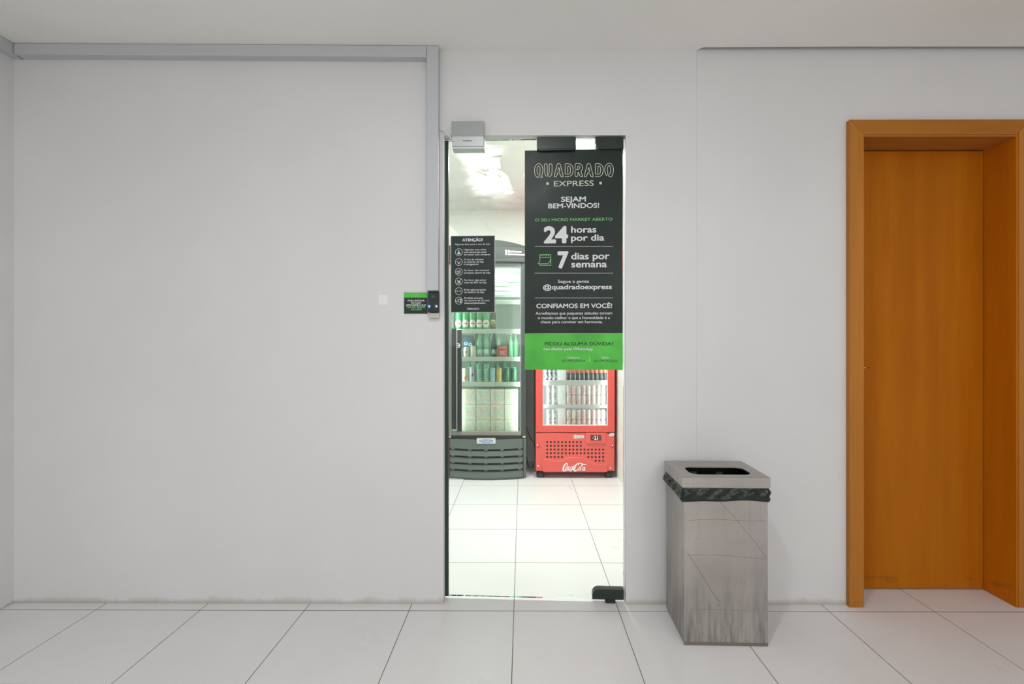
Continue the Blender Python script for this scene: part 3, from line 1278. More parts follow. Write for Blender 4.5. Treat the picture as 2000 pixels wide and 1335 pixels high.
for i, yy in enumerate((492.3, 511.4, 530.5, 549.4, 568.3, 586.9)):
    b = MB()
    u, v = np_(896.2, yy)
    k = PXM
    b.ring(u, v, 7.1 * k, 0.75 * k, YN, 28)
    if i == 0:
        b.quad(u - 3 * k, u + 3 * k, v - 4.2 * k, v - 0.8 * k, YN)
        b.quad(u - 1.2 * k, u + 1.2 * k, v - 0.6 * k, v + 1.4 * k, YN)
        b.ribbon([(u, v + 1.4 * k), (u, v + 3.6 * k), (u - 2 * k, v + 3.6 * k)], 0.9 * k, YN)
    elif i == 1:
        b.poly([(u - 1.8 * k, v - 0.6 * k), (u, v - 1.1 * k), (u + 1.8 * k, v - 0.6 * k), (u + 1.5 * k, v - 3.2 * k), (u, v - 4.6 * k), (u - 1.5 * k, v - 3.2 * k)], YN)
        for s in (-1, 1):
            b.ribbon([(u + s * 1.6 * k, v - 0.6 * k), (u + s * 3.4 * k, v + 0.6 * k), (u + s * 3.0 * k, v + 2.4 * k)], 0.9 * k, YN)
    elif i == 2:
        b.ribbon([(u - 4 * k, v + 1.2 * k), (u - 0.2 * k, v + 1.2 * k), (u - 0.6 * k, v - 3.6 * k), (u - 3.4 * k, v - 3.6 * k)], 0.8 * k, YN, closed=True)
        b.ribbon([(u + 0.6 * k, v - 3.5 * k), (u + 0.6 * k, v + 1.6 * k), (u + 2 * k, v + 3.8 * k), (u + 3.2 * k, v + 1 * k), (u + 2.4 * k, v - 3.5 * k)], 0.8 * k, YN)
    elif i == 3:
        b.poly([(u - 4 * k, v + 1.4 * k), (u - 2.4 * k, v + 2.4 * k), (u - 1.2 * k, v + 1.0 * k), (u + 2.6 * k, v + 1.0 * k), (u + 3.0 * k, v - 0.8 * k), (u - 1.6 * k, v - 0.8 * k), (u - 2.2 * k, v + 0.6 * k)], YN)
        for dx in (-1.2, 0.2, 1.6, 2.6):
            b.quad(u + (dx - 0.35) * k, u + (dx + 0.45) * k, v - 4 * k, v - 0.8 * k, YN)
        b.ribbon([(u - 4.8 * k, v - 4.8 * k), (u + 4.8 * k, v + 4.8 * k)], 0.7 * k, YN)
    elif i == 4:
        for dx in (-3, 3):
            b.ring(u + dx * k, v, 1.4 * k, 0.45 * k, YN, 12)
        b.ribbon([(u - 1.2 * k, v), (u + 1.2 * k, v)], 0.4 * k, YN)
    else:
        ntext('-12', 889.2, 902.3, 590.3, 6.6, 0.03)
    obj('icon', b, M['p_white'], np2)

# ================================================================== STEEL BIN
BROT = -0.022
BLX, BLY = 0.776, -0.167
bin_ = thing('trash_bin', 'square stained stainless steel trash bin against the white wall', 'trash bin', (BLX, BLY, 0), BROT)
bw, bd = 0.157, 0.121
b = MB()
Ht = 0.596
g = 0.0012
b.box(-bw, bw, -bd, -bd + g, 0.012, Ht)
b.box(-bw, bw, bd - g, bd, 0.012, Ht)
b.box(-bw, -bw + g, -bd + g, bd - g, 0.012, Ht)
b.box(bw - g, bw, -bd + g, bd - g, 0.012, Ht)
b.box(-bw + g, bw - g, -bd + g, bd - g, 0.012, 0.016)
# scratches across the front sheet
YB_ = -bd
for pts, w in (([(-0.06, 0.585), (0.03, 0.49), (0.075, 0.435), (0.11, 0.395), (0.152, 0.335)], 0.0016),
               ([(-0.14, 0.475), (-0.05, 0.479), (0.06, 0.476), (0.15, 0.476)], 0.0013),
               ([(-0.135, 0.343), (-0.02, 0.344), (0.06, 0.338), (0.152, 0.331)], 0.0014),
               ([(-0.145, 0.35), (-0.09, 0.268), (-0.05, 0.20), (-0.02, 0.165)], 0.0022),
               ([(-0.13, 0.135), (-0.02, 0.137), (0.1, 0.132)], 0.0010)):
    b.ribbon([Vector(p) for p in smooth([(x, z) for x, z in pts], 5)], w, YB_, mi=1, t=0.0003)
obj('body', b, [M['steel'], M['scratch']], bin_)
b = MB()
b.box(-bw + 0.004, bw - 0.004, -bd + 0.004, bd - 0.004, 0.0, 0.0118)
b.box(-bw - 0.0004, bw + 0.0004, -bd - 0.0006, -bd + 0.003, 0.0005, 0.013)
obj('plinth', b, M['steel_dark'], bin_)
# lid: a pressed frame with a rounded letter-box opening
lw, ld, lt, ltop = 0.1645, 0.1275, 0.039, 0.640
b = MB()
b.box(-lw, lw, -ld, -ld + 0.0012, ltop - lt, ltop)
b.box(-lw, lw, ld - 0.0012, ld, ltop - lt, ltop)
b.box(-lw, -lw + 0.0012, -ld + 0.0012, ld - 0.0012, ltop - lt, ltop)
b.box(lw - 0.0012, lw, -ld + 0.0012, ld - 0.0012, ltop - lt, ltop)
hxw, hy0, hy1, hr = 0.118, -0.088, 0.026, 0.034
hole = []
for cxx, cyy, a0 in ((hxw - hr, hy1 - hr, 0), (-hxw + hr, hy1 - hr, PI / 2), (-hxw + hr, hy0 + hr, PI), (hxw - hr, hy0 + hr, 1.5 * PI)):
    for k in range(9):
        a = a0 + k * PI / 16
        hole.append((cxx + hr * math.cos(a), cyy + hr * math.sin(a)))
n = len(hole)


def on_rect(x, y):
    cx_, cy_ = 0.0, (hy0 + hy1) / 2
    dx, dy = x - cx_, y - cy_
    ks = []
    if dx > 1e-9:
        ks.append((lw - cx_) / dx)
    if dx < -1e-9:
        ks.append((-lw - cx_) / dx)
    if dy > 1e-9:
        ks.append((ld - cy_) / dy)
    if dy < -1e-9:
        ks.append((-ld - cy_) / dy)
    q = min(v for v in ks if v > 0)
    return cx_ + dx * q, cy_ + dy * q


inn = [b.bm.verts.new((x, y, ltop + 0.0006)) for x, y in hole]
dn = [b.bm.verts.new((x, y, ltop - 0.003)) for x, y in hole]
outp = [on_rect(x, y) for x, y in hole]
for kx, ky in ((lw, ld), (-lw, ld), (-lw, -ld), (lw, -ld)):       # keep the four true corners
    i = min(range(n), key=lambda i: (outp[i][0] - kx) ** 2 + (outp[i][1] - ky) ** 2)
    outp[i] = (kx, ky)
out = [b.bm.verts.new((x, y, ltop + 0.0006)) for x, y in outp]
for i in range(n):
    j = (i + 1) % n
    b.bm.faces.new((inn[i], out[i], out[j], inn[j]))
    b.bm.faces.new((dn[i], inn[i], inn[j], dn[j]))
obj('lid', b, M['steel'], bin_)

# bin liner: its mouth folded over the rim, hanging between lid and body, and a dark bag inside
b = MB()
N = 150
per = []
x0_, y0_ = bw + 0.0035, bd + 0.0035
cor = [(-x0_, -y0_), (x0_, -y0_), (x0_, y0_), (-x0_, y0_)]
tot = 4 * (x0_ + y0_)
for i in range(N):
    s = tot * i / N
    for e in range(4):
        p, q = cor[e], cor[(e + 1) % 4]
        L = abs(q[0] - p[0]) + abs(q[1] - p[1])
        if s <= L:
            f = s / L
            nx_, ny_ = (q[1] - p[1]) / L, -(q[0] - p[0]) / L
            per.append((p[0] + (q[0] - p[0]) * f, p[1] + (q[1] - p[1]) * f, nx_, ny_, e, f))
            break
        s -= L
ph1 = [random.uniform(0, 6.28) for _ in range(8)]
rows = 12
ringsv = [[b.bm.verts.new((x, y, ltop - 0.008)) for x, y, *_ in per]]
for r in range(rows + 1):
    v = r / rows
    ring = []
    for i, (x, y, nx_, ny_, e, f) in enumerate(per):
        a = i / N * 2 * PI
        drop = 0.049 + 0.0025 * math.sin(3 * a + 1.0) + 0.0015 * math.sin(7 * a + ph1[0]) + (0.022 * f if e == 3 else 0.0) * (1 if e == 3 else 0)
        if e == 3:
            drop -= 0.022 * abs(f - 0.0) * 0.8
        bulge = 0.010 * math.sin(PI * min(1, v * 1.10)) * (0.6 + 0.4 * math.sin(5 * a + ph1[1])) + 0.004 * v + 0.004 * math.exp(-((v - 0.84) / 0.09) ** 2)
        wr = 0.0030 * math.sin(19 * a + 6 * v + ph1[2]) * math.sin(PI * v) + 0.0018 * math.sin(37 * a - 9 * v + ph1[3]) * math.sin(PI * v) + 0.0010 * math.sin(61 * a + 11 * v) * math.sin(PI * v)
        if e == 1:
            bulge += 0.007 * math.sin(PI * v) * (0.5 + f / 2)
        d = max(0.0006, bulge + wr)
        z = ltop - lt - 0.0015 - drop * v
        ring.append(b.bm.verts.new((x + nx_ * d, y + ny_ * d, z)))
    ringsv.append(ring)
for u, w in zip(ringsv, ringsv[1:]):
    for i in range(N):
        j = (i + 1) % N
        f = b.bm.faces.new((w[i], w[j], u[j], u[i]))
        f.smooth = True
# over the rim and down inside
ins = []
for dz, k in ((0.026, 0.955), (-0.05, 0.945), (-0.25, 0.93), (-0.56, 0.90)):
    ins.append([b.bm.verts.new((x * k + 0.002 * math.sin(23 * i), y * k + 0.002 * math.sin(31 * i), ltop - lt - 0.0015 + dz)) for i, (x, y, *_r) in enumerate(per)])
prev = ringsv[0]                                   # its topmost loop, tucked up inside the lid
for ring in ins:
    for i in range(N):
        j = (i + 1) % N
        b.bm.faces.new((prev[i], prev[j], ring[j], ring[i])).material_index = 1
    prev = ring
b.bm.faces.new(ins[-1]).material_index = 1
lo = obj('trash_bag', b, [M['bag'], M['void']], loc=(BLX, BLY, 0), rotz=BROT)
tag(lo, 'black plastic trash bag folded over the steel bin rim', 'trash bag')

# ================================================================== SHOP LAMPS
def square_lamp(x, y, label):
    t = thing('ceiling_light', label, 'ceiling light', (x, y, ZC - 0.012), group='square ceiling lights of the shop')
    m = MB()
    h, w = 0.118, 0.016
    for a in ((-h, h, -h, -h + w), (-h, h, h - w, h), (-h, -h + w, -h + w, h - w), (h - w, h, -h + w, h - w)):
        m.box(*a, 0, 0.0115)
    obj('frame', m, M['white'], t)
    m = MB()
    m.box(-h + w, h - w, -h + w, h - w, 0.004, 0.011)
    obj('diffuser', m, M['lamp'], t)
    return t


square_lamp(-0.26, 1.30, 'lit square ceiling panel seen through the glass above the rules notice')
square_lamp(0.34, 1.25, 'lit square ceiling panel behind the tall poster')
dlx, dlz = 0, 0
d = ray(993.5, 375)
tt = (ZC - 0.006 - CAM.z) / d.z
p = CAM + d * tt
t = thing('downlight', 'small round lit downlight in the shop ceiling near the back wall', 'ceiling light', (p.x, p.y, ZC - 0.006))
b = MB()
b.lathe([(0.052, 0.0055), (0.052, 0.002), (0.046, 0.0)], seg=28)
obj('rim', b, M['white'], t)
b = MB()
b.lathe([(0.042, -0.0015), (0.042, -0.0002)], seg=28)
obj('diffuser', b, M['lamp'], t)

# ================================================================== DARK FRIDGE
FY = 1.96                                          # its front
FX0, FX1 = -0.640, 0.033
FC, FH = (FX0 + FX1) / 2, (FX1 - FX0) / 2
M['fr_body'] = mat('dark_grey_fridge_paint', (0.10, 0.115, 0.112), 0.42)
M['fr_slat'] = mat('worn_grey_grille_plastic', (0.105, 0.128, 0.116), 0.42)
M['fr_gap'] = mat('grille_inside', (0.035, 0.042, 0.038), 0.7)
M['fr_head'] = mat('grey_header_film', (0.055, 0.060, 0.058), 0.4, spec=0.35)
M['fr_in'] = mat('pale_green_liner', (0.66, 0.78, 0.70), 0.4)
M['fr_shelf'] = mat('pale_shelf_edge', (0.66, 0.74, 0.64), 0.35)
M['fr_wire'] = mat('white_shelf_wire', (0.74, 0.78, 0.75), 0.4)
M['fr_stile'] = mat('grey_aluminium_stile', (0.28, 0.31, 0.31), 0.35, 0.5)
M['fr_black'] = mat('black_handle', (0.014, 0.016, 0.016), 0.22)

fridge = thing('display_fridge', 'tall dark grey glass-door drinks fridge with louvred base', 'fridge', (FC, FY + 0.28, 0))
FB = FY + 0.555
ZT = 1.955
b = MB()
w = 0.035
b.box(FX0, FX0 + w, FY + 0.05, FB, 0.02, ZT)
b.box(FX1 - w, FX1, FY + 0.05, FB, 0.02, ZT)
b.box(FX0 + w, FX1 - w, FB - w, FB, 0.02, ZT)
b.box(FX0 + w, FX1 - w, FY + 0.05, FB - w, ZT - 0.12, ZT)
b.box(FX0 + w, FX1 - w, FY + 0.05, FB - w, 0.02, 0.335)
obj('cabinet', b, M['fr_body'], fridge, world=True)
b = MB()
L0, L1 = FX0 + w + 0.0005, FX1 - w - 0.0005
zb, zt_ = 0.3355, ZT - 0.1205
b.box(L0, L0 + 0.006, FY + 0.052, FB - w - 0.0005, zb, zt_)
b.box(L1 - 0.006, L1, FY + 0.052, FB - w - 0.0005, zb, zt_)
b.box(L0 + 0.006, L1 - 0.006, FB - w - 0.0065, FB - w - 0.0005, zb, zt_)
b.box(L0 + 0.006, L1 - 0.006, FY + 0.052, FB - w - 0.007, zb, zb + 0.006)
b.box(L0 + 0.006, L1 - 0.006, FY + 0.052, FB - w - 0.007, zt_ - 0.006, zt_)
obj('liner', b, M['fr_in'], fridge, world=True, label='pale inner lining')
# evaporator cover across the top of the inside
b = MB()
e0, e1 = L0 + 0.007, L1 - 0.007
b.box(e0, e1, FY + 0.10, FB - w - 0.008, 1.545, zt_ - 0.0065)
for k in range(5):
    b.box(e0 + 0.002, e1 - 0.002, FY + 0.094, FY + 0.0998, 1.556 + k * 0.040, 1.586 + k * 0.040, bev=0.003)
obj('fan_cover', b, M['fr_in'], fridge, world=True, label='ribbed pale fan cover')
b = MB()
b.box(e0, e1, FY + 0.060, FY + 0.075, 1.752, 1.785, bev=0.004)
obj('light_tube', b, M['tube'], fridge, world=True, label='lit tube under the header')

# header: bowed and arched
b = MB()
zh0, zh1 = 1.822, 1.958
b.bow(FX0, FX1, FY, 0.065, 0.06, zh0 + 0.018, zh1, n=24, arch=0.045)
hd = obj('header', b, M['fr_head'], fridge, world=True, label='arched grey header')
b = MB()
b.bow(FX0, FX1, FY - 0.003, 0.066, 0.065, zh0 + 0.006, zh0 + 0.0175, n=24)
b.bow(FX0, FX1, FY - 0.002, 0.065, 0.062, zh1 - 0.004, zh1 + 0.004, n=24, arch=0.045)
obj('header_rim', b, M['fr_gap'], hd, world=True)


def bowed(mb, y, bow):
    """wraps lettering drawn on a flat plane round the bowed front"""
    for v in mb.bm.verts:
        k = 1 - ((v.co.x - FC) / FH) ** 2
        v.co.y -= bow * k


b = MB()
for s, a0, a1, base in (('@quadradoexpress', 992, 1018.5, 492.6), ('quadradoexpress.com.br', 992, 1032, 498)):
    u0, v0 = at_y(a0, base, FY - 0.03)
    u1, _ = at_y(a1, base, FY - 0.03)
    b.text(s, u0, min(u1, FX1 - 0.003), v0, 0.016, FY - 0.001, bold=0.02)
u0, v0 = at_y(987, 497.5, FY - 0.03)
b.quad(u0, u0 + 0.015, v0 + 0.012, v0 + 0.038, FY - 0.001)
b.quad(u0, u0 + 0.015, v0 - 0.002, v0 + 0.008, FY - 0.001)
bowed(b, FY, 0.065)
obj('lettering', b, M['p_white'], hd, world=True)

# louvred base
b = MB()
b.bow(FX0 + 0.012, FX1 - 0.012, FY + 0.03, 0.060, 0.02, 0.035, 0.335, n=24, xc=FC, hw=FH, mi=0)
b.box(FX0 + 0.004, FX1 - 0.004, FY + 0.012, FY + 0.049, 0.3375, 0.3565)
base = obj('grille', b, M['fr_gap'], fridge, world=True, label='louvred base')
zs = [(0.258, 0.335), (0.201, 0.240), (0.144, 0.182), (0.088, 0.125), (0.018, 0.069)]
for i, (za, zc) in enumerate(zs):
    b = MB()
    b.bow(FX0 + 0.028, FX1 - 0.028, FY + 0.002, 0.062, 0.012, za, zc, n=24, xc=FC, hw=FH, lean=0.010 if i else 0.004)
    if i < 4:
        for fx in (-0.92, -0.44, 0.0, 0.44, 0.92):
            xx = FC + fx * (FH - 0.03)
            yy = FY - 0.006 - 0.062 * (1 - ((xx - FC) / FH) ** 2)
            b.box(xx - 0.013, xx + 0.013, yy + 0.001, yy + 0.016, za - 0.012, za + 0.002)
    obj('slat', b, M['fr_slat'], base, world=True)
for x0, x1 in ((FX0, FX0 + 0.024), (FX1 - 0.024, FX1)):
    b = MB()
    b.box(x0, x1, FY - 0.002, FY + 0.05, 0.012, 0.337, bev=0.003)
    obj('side_post', b, M['fr_slat'], base, world=True)
b = MB()
b.bow(FX0 + 0.002, FX1 - 0.002, FY - 0.004, 0.062, 0.03, 0.006, 0.0155, n=24)
obj('skirting', b, M['fr_body'], base, world=True)
b = MB()
ux0, uz1 = at_y(931, 855.5, FY - 0.065)
ux1, uz0 = at_y(968, 866, FY - 0.065)
yb = FY - 0.0675
b.box(ux0, ux1, yb, yb + 0.016, uz0, uz1, bev=0.002)
bd_ = obj('badge', b, M['alu_light'], fridge, world=True, label='pale maker badge with a blue oval')
b = MB()
cx_, cz_ = (ux0 + ux1) / 2, (uz0 + uz1) / 2
ov = [(cx_ + 0.058 * math.copysign(abs(math.cos(a)) ** 0.6, math.cos(a)), cz_ + 0.0135 * math.sin(a)) for a in [2 * PI * k / 28 for k in range(28)]]
b.poly(ov, yb, mi=0, t=0.0004)
b.text('Metalfrio', cx_ - 0.030, cx_ + 0.050, cz_ - 0.006, 0.013, yb - 0.0004, bold=0.03, mi=1)
b.ring(cx_ - 0.042, cz_, 0.007, 0.003, yb - 0.0004, 14, mi=1)
obj('lettering', b, [M['p_blue'], M['p_white']], bd_, world=True)
for x in (FX0 + 0.05, FX1 - 0.05):
    for y in (FY + 0.08, FB - 0.06):
        b = MB()
        b.lathe([(0.018, 0.0), (0.018, 0.008), (0.010, 0.010), (0.010, 0.0195)], seg=14, cx=x, cy=y)
        obj('foot', b, M['black'], fridge, world=True)

# glass door
zd0, zd1 = 0.358, 1.822
dr = None
b = MB()
b.box(FX1 - 0.040, FX1 - 0.002, FY + 0.002, FY + 0.046, zd0, zd1, bev=0.004)
b.box(FX1 - 0.053, FX1 - 0.0405, FY + 0.012, FY + 0.044, zd0 + 0.03, zd1 - 0.03, mi=1)
b.box(FX0 + 0.002, FX0 + 0.044, FY + 0.006, FY + 0.046, zd0, zd1, bev=0.004, mi=1)
b.box(FX0 + 0.0445, FX1 - 0.0405, FY + 0.010, FY + 0.046, zd0, zd0 + 0.034, bev=0.003, mi=2)
b.box(FX0 + 0.0445, FX1 - 0.0405, FY + 0.010, FY + 0.046, zd1 - 0.030, zd1, bev=0.003, mi=1)
dr = obj('door', b, [mat('dark_door_profile', (0.05, 0.06, 0.058), 0.4), M['fr_stile'], mat('brown_grey_sill', (0.27, 0.25, 0.215), 0.4)], fridge, world=True)
b = MB()
b.box(FX0 + 0.0445, FX1 - 0.0535, FY + 0.020, FY + 0.026, zd0 + 0.0345, zd1 - 0.0305)
obj('glass_pane', b, M['fridge_glass'], dr, world=True)
b = MB()
hx0, hz1 = at_y(882.3, 641.5, FY - 0.03)
hx1, _ = at_y(891.2, 641, FY - 0.03)
hx2, _ = at_y(892.6, 641, FY - 0.03)
hx3, _ = at_y(901, 641, FY - 0.03)
_, hz0 = at_y(890, 838, FY - 0.03)
b.box(hx0, hx1, FY - 0.034, FY + 0.0055, hz0, hz1, bev=0.006)
b.box(hx2, hx3, FY - 0.020, FY + 0.0195, hz0 - 0.02, hz1 - 0.01, bev=0.004)
b.box(hx1 - 0.001, hx2 + 0.001, FY - 0.016, FY + 0.015, hz0, hz1 - 0.012, mi=1)
hn = obj('handle', b, [M['fr_black'], M['alu_light']], dr, world=True, label='tall black double-bar handle')
b = MB()
u, v = at_y(894.5, 674.5, FY - 0.0205)
b.ring(u, v, 0.017, 0.006, FY - 0.0205, 20)
b.disc(u + 0.003, v, 0.007, FY - 0.0205)
b.poly([(u + 0.010, v + 0.012), (u + 0.024, v), (u + 0.010, v - 0.012)], FY - 0.0205)
obj('emblem', b, M['p_white'], hn, world=True)
for x in (FX0 + 0.012, FX1 - 0.03):
    b = MB()
    b.box(x, x + 0.024, FY - 0.006, FY + 0.0115, zd0 - 0.014, zd0 - 0.001, bev=0.002)
    obj('hinge', b, M['alu_light'], dr, world=True)

# shelves: a lipped edge and a wire deck
SD0, SD1 = FY + 0.070, FB - w - 0.02
shelf_top = {}
for key, zz in (('upper', 1.262), ('middle', 1.024), ('lower', 0.806), ('bare', 1.515)):
    b = MB()
    b.box(e0 + 0.001, e1 - 0.001, SD0, SD0 + 0.008, zz - 0.036, zz + 0.002, bev=0.002)
    sh = obj('shelf', b, M['fr_shelf'], fridge, world=True)
    b = MB()
    for k in range(26):
        x = e0 + 0.008 + (e1 - e0 - 0.016) * k / 25
        b.box(x - 0.0017, x + 0.0017, SD0 + 0.0085, SD1, zz - 0.005, zz - 0.001)
    b.box(e0 + 0.001, e1 - 0.001, SD1 + 0.0005, SD1 + 0.006, zz - 0.008, zz - 0.001)
    obj('wire_deck', b, M['fr_wire'], sh, world=True)
    shelf_top[key] = zz - 0.001 + 0.0005
u0, v0 = at_y(989, 549, SD0)
u1, v1 = at_y(1012, 543.5, SD0)
b = MB()
b.box(u0, min(u1, e1 - 0.004), FY + 0.086, FY + 0.0935, v0, v1, bev=0.001)
obj('price_rail', b, M['p_white'], fridge, world=True)

# ------------------------------------------------------------------ what stands in the dark fridge
def lathe_part(name, prof, m, parent, seg=22):
    q = MB()
    q.lathe(prof, seg)
    return obj(name, q, m, parent)


def vary(name, a, b_, scale=40, rough=0.4):
    m = mat(name, a, rough)
    k = NT(m)
    k.l(k.mix(k.ramp(k.noise(scale, coord='obj', detail=3), 0.42, 0.58), a, b_), k.b.inputs['Base Color'])
    return m


M['g_bottle'] = mat('green_bottle_glass', (0.045, 0.36, 0.12), 0.12)
M['g_bottle2'] = mat('pale_green_bottle_glass', (0.20, 0.50, 0.30), 0.12)
M['lab_white'] = mat('cream_label', (0.76, 0.78, 0.66), 0.5)
M['cap_silver'] = mat('silver_cap', (0.65, 0.67, 0.66), 0.3, 0.7)
M['can_metal'] = mat('bare_can_metal', (0.70, 0.71, 0.71), 0.28, 0.9)


def bottle(loc, label, group, glass, r=0.029, h=0.235, lab=None, lab_r=(0.05, 0.10), capm=None, hexa=False, txt=None):
    t = thing('bottle', label, 'bottle', loc, 0, group)
    lathe_part('body', [(r * 0.9, 0), (r, 0.006), (r, h * 0.56), (r * 0.86, h * 0.64), (r * 0.48, h * 0.78), (r * 0.44, h * 0.955)], glass, t)
    lathe_part('cap', [(r * 0.50, h * 0.957), (r * 0.52, h * 0.96), (r * 0.52, h * 0.995), (r * 0.45, h)], capm or M['cap_silver'], t, 16)
    if hexa:
        m = MB()
        zc = sum(lab_r) / 2
        hw, hh = r * 0.93, (lab_r[1] - lab_r[0]) / 2
        pts = []
        for qx, qz in ((-1, 0.45), (-0.55, 1), (0.55, 1), (1, 0.45), (1, -0.45), (0.55, -1), (-0.55, -1), (-1, -0.45)):
            pts.append((qx * hw, zc + qz * hh))
        nq = 8
        for i in range(nq):
            xa, xb = -hw + 2 * hw * i / nq, -hw + 2 * hw * (i + 1) / nq

            def half(x):
                a = abs(x) / hw
                return hh * (1.0 if a < 0.55 else 1 - 0.55 * (a - 0.55) / 0.45)

            def wrap(x):
                return -math.sqrt(max(1e-9, (r + 0.0006) ** 2 - x * x))
            vs = [m.bm.verts.new(p) for p in ((xa, wrap(xa), zc - half(xa)), (xb, wrap(xb), zc - half(xb)), (xb, wrap(xb), zc + half(xb)), (xa, wrap(xa), zc + half(xa)))]
            m.bm.faces.new(vs)
        for za, zb2, mi in ((-0.10, 0.22, 1), (-0.42, -0.30, 2)):
            for i in range(6):
                xa, xb = -hw * 0.72 + hw * 1.44 * i / 6, -hw * 0.72 + hw * 1.44 * (i + 1) / 6
                vs = [m.bm.verts.new((x, -math.sqrt((r + 0.0011) ** 2 - x * x), zc + z * hh)) for x, z in ((xa, za), (xb, za), (xb, zb2), (xa, zb2))]
                f = m.bm.faces.new(vs)
                f.material_index = mi
        obj('front_label', m, [M['lab_white'], M['p_red'], M['p_green']], t)
    elif lab is not None:
        lathe_part('wrap_label', [(r + 0.0006, lab_r[0]), (r + 0.0006, lab_r[1])], lab, t)
    return t


def can(loc, label, group, m, r=0.028, h=0.122, txt=None, txm=None, panel=None, pm=None):
    t = thing('can', label, 'can', loc, 0, group)
    lathe_part('body', [(r * 0.80, 0), (r, 0.010), (r, h - 0.014), (r * 0.86, h - 0.003)], m, t)
    lathe_part('lid', [(r * 0.87, h - 0.0028), (r * 0.88, h), (r * 0.82, h), (r * 0.80, h - 0.001)], M['can_metal'], t, 18)
    if panel:
        q = MB()
        for pts in panel:
            q.poly([(x * r, z * h) for x, z in pts], 0)
        for v in q.bm.verts:
            v.co.y = -math.sqrt(max(1e-9, (r + 0.0008) ** 2 - v.co.x ** 2)) if abs(v.co.x) < r else 0
        obj('printed_panel', q, pm, t)
    if txt:
        q = MB()
        q.text(txt, -0.001, 0.105, -0.011, 0.022, 0, bold=0.02)
        for v in q.bm.verts:
            x, z = v.co.x, v.co.z
            nx2, nz2 = -z, x + 0.010
            v.co.x = nx2
            v.co.z = nz2
            v.co.y = -math.sqrt(max(1e-9, (r + 0.0009) ** 2 - nx2 ** 2))
        obj('lettering', q, txm or M['p_white'], t)
    return t


YROW = FY + 0.118
ORD = ['first', 'second', 'third', 'fourth', 'fifth', 'sixth', 'seventh', 'eighth', 'ninth', 'tenth']


def x_at(px, Y=YROW - 0.02):
    return at_y(px, 690, Y)[0]


zu = shelf_top['upper']
first = None
for i, px in enumerate((895, 909, 923, 936, 949)):
    lab = 'green beer bottle with white hexagonal label, %s from the fridge handle' % ORD[i]
    loc = (x_at(px), YROW, zu)
    if first is None:
        first = bottle(loc, lab, 'green beer bottles on the upper shelf', M['g_bottle'], r=0.0282, h=0.235, lab_r=(0.020, 0.084), hexa=True)
    else:
        dup(first, loc, lab)
bottle((x_at(962), YROW + 0.012, zu), 'dark brown-green bottle ending the row of green beers', None, mat('dark_bottle_glass', (0.06, 0.075, 0.035), 0.15), r=0.026, h=0.225, lab=vary('olive_label', (0.10, 0.16, 0.08), (0.32, 0.30, 0.10)), lab_r=(0.02, 0.085))
# a second rank behind them
fb = None
for i, px in enumerate((894.5, 907.5, 921, 934, 947.5)):
    loc = (x_at(px, YROW + 0.07), YROW + 0.09, zu)
    if fb is None:
        fb = bottle(loc, 'green beer bottle in the second rank on the upper shelf', 'second rank of green bottles', M['g_bottle'], r=0.0282, h=0.235)
    else:
        dup(fb, loc)

zm = shelf_top['middle']
# row above the middle edge
t = thing('drink_pack', 'dark blue-green drinks pack with two round pale faces', 'pack', (x_at(912), YROW + 0.075, zm))
b = MB()
x0, z1 = at_y(903, 655, YROW + 0.04)
x1, z0 = at_y(923, 690, YROW + 0.04)
hw_ = (x1 - x0) / 2
hp = z1 - zm
b.box(-hw_, hw_, -0.035, 0.035, 0, hp, bev=0.003)
pk = obj('carton', b, vary('blue_green_carton', (0.03, 0.16, 0.12), (0.04, 0.10, 0.16), 25), t)
for dx, dz in ((-0.017, 0.02), (0.022, 0.012)):
    b = MB()
    b.disc(dx, hp * 0.62 + dz - 0.02, 0.0185, -0.0352, 24, mi=0)
    b.ring(dx, hp * 0.62 + dz - 0.02, 0.0175, 0.003, -0.0358, 24, mi=1)
    b.poly([(dx - 0.008, hp * 0.62 + dz - 0.012), (dx + 0.008, hp * 0.62 + dz - 0.012), (dx + 0.003, hp * 0.62 + dz - 0.028), (dx - 0.003, hp * 0.62 + dz - 0.028)], -0.036, mi=1)
    obj('round_print', b, [mat('pale_blue_print', (0.45, 0.75, 0.85), 0.5), M['p_blue']], pk)
can((x_at(911), YROW - 0.01, zm), 'short cream can with a dark red dot, in front of the blue-green pack', None, vary('cream_green_can', (0.70, 0.76, 0.66), (0.55, 0.70, 0.55), 22), r=0.026, h=0.088,
    panel=[[(0.36 * math.cos(a), 0.48 + 0.11 * math.sin(a)) for a in [2 * PI * k / 16 for k in range(16)]]], pm=mat('dark_red_print', (0.28, 0.03, 0.03), 0.5))
can((x_at(924), YROW - 0.01, zm), 'cream can with gold and red bands on the middle shelf', None, vary('cream_can', (0.72, 0.74, 0.60), (0.60, 0.62, 0.45), 22), r=0.0265, h=0.098,
    panel=[[(-0.8, 0.66), (0.8, 0.66), (0.8, 0.74), (-0.8, 0.74)], [(-0.7, 0.22), (0.7, 0.22), (0.7, 0.30), (-0.7, 0.30)]], pm=mat('gold_red_print', (0.55, 0.28, 0.08), 0.4))
for i, px in enumerate((936.5, 950)):
    bottle((x_at(px), YROW, zm), ('pale green bottle with white label, beside the cream and gold can', 'pale green bottle with white label, between a twin and the dark bottle')[i], None, M['g_bottle2'],
           r=0.0275, h=0.215, lab=M['lab_white'] if i > 5 else vary('white_green_label', (0.66, 0.78, 0.70), (0.36, 0.58, 0.45), 60), lab_r=(0.022, 0.066))
bottle((x_at(964.5), YROW, zm), 'dark green bottle with white label beside the red pack', None, mat('deep_green_bottle_glass', (0.022, 0.09, 0.055), 0.14), r=0.026, h=0.222,
       lab=vary('grey_white_label', (0.60, 0.66, 0.62), (0.10, 0.16, 0.13), 60), lab_r=(0.022, 0.066), capm=M['p_white'])
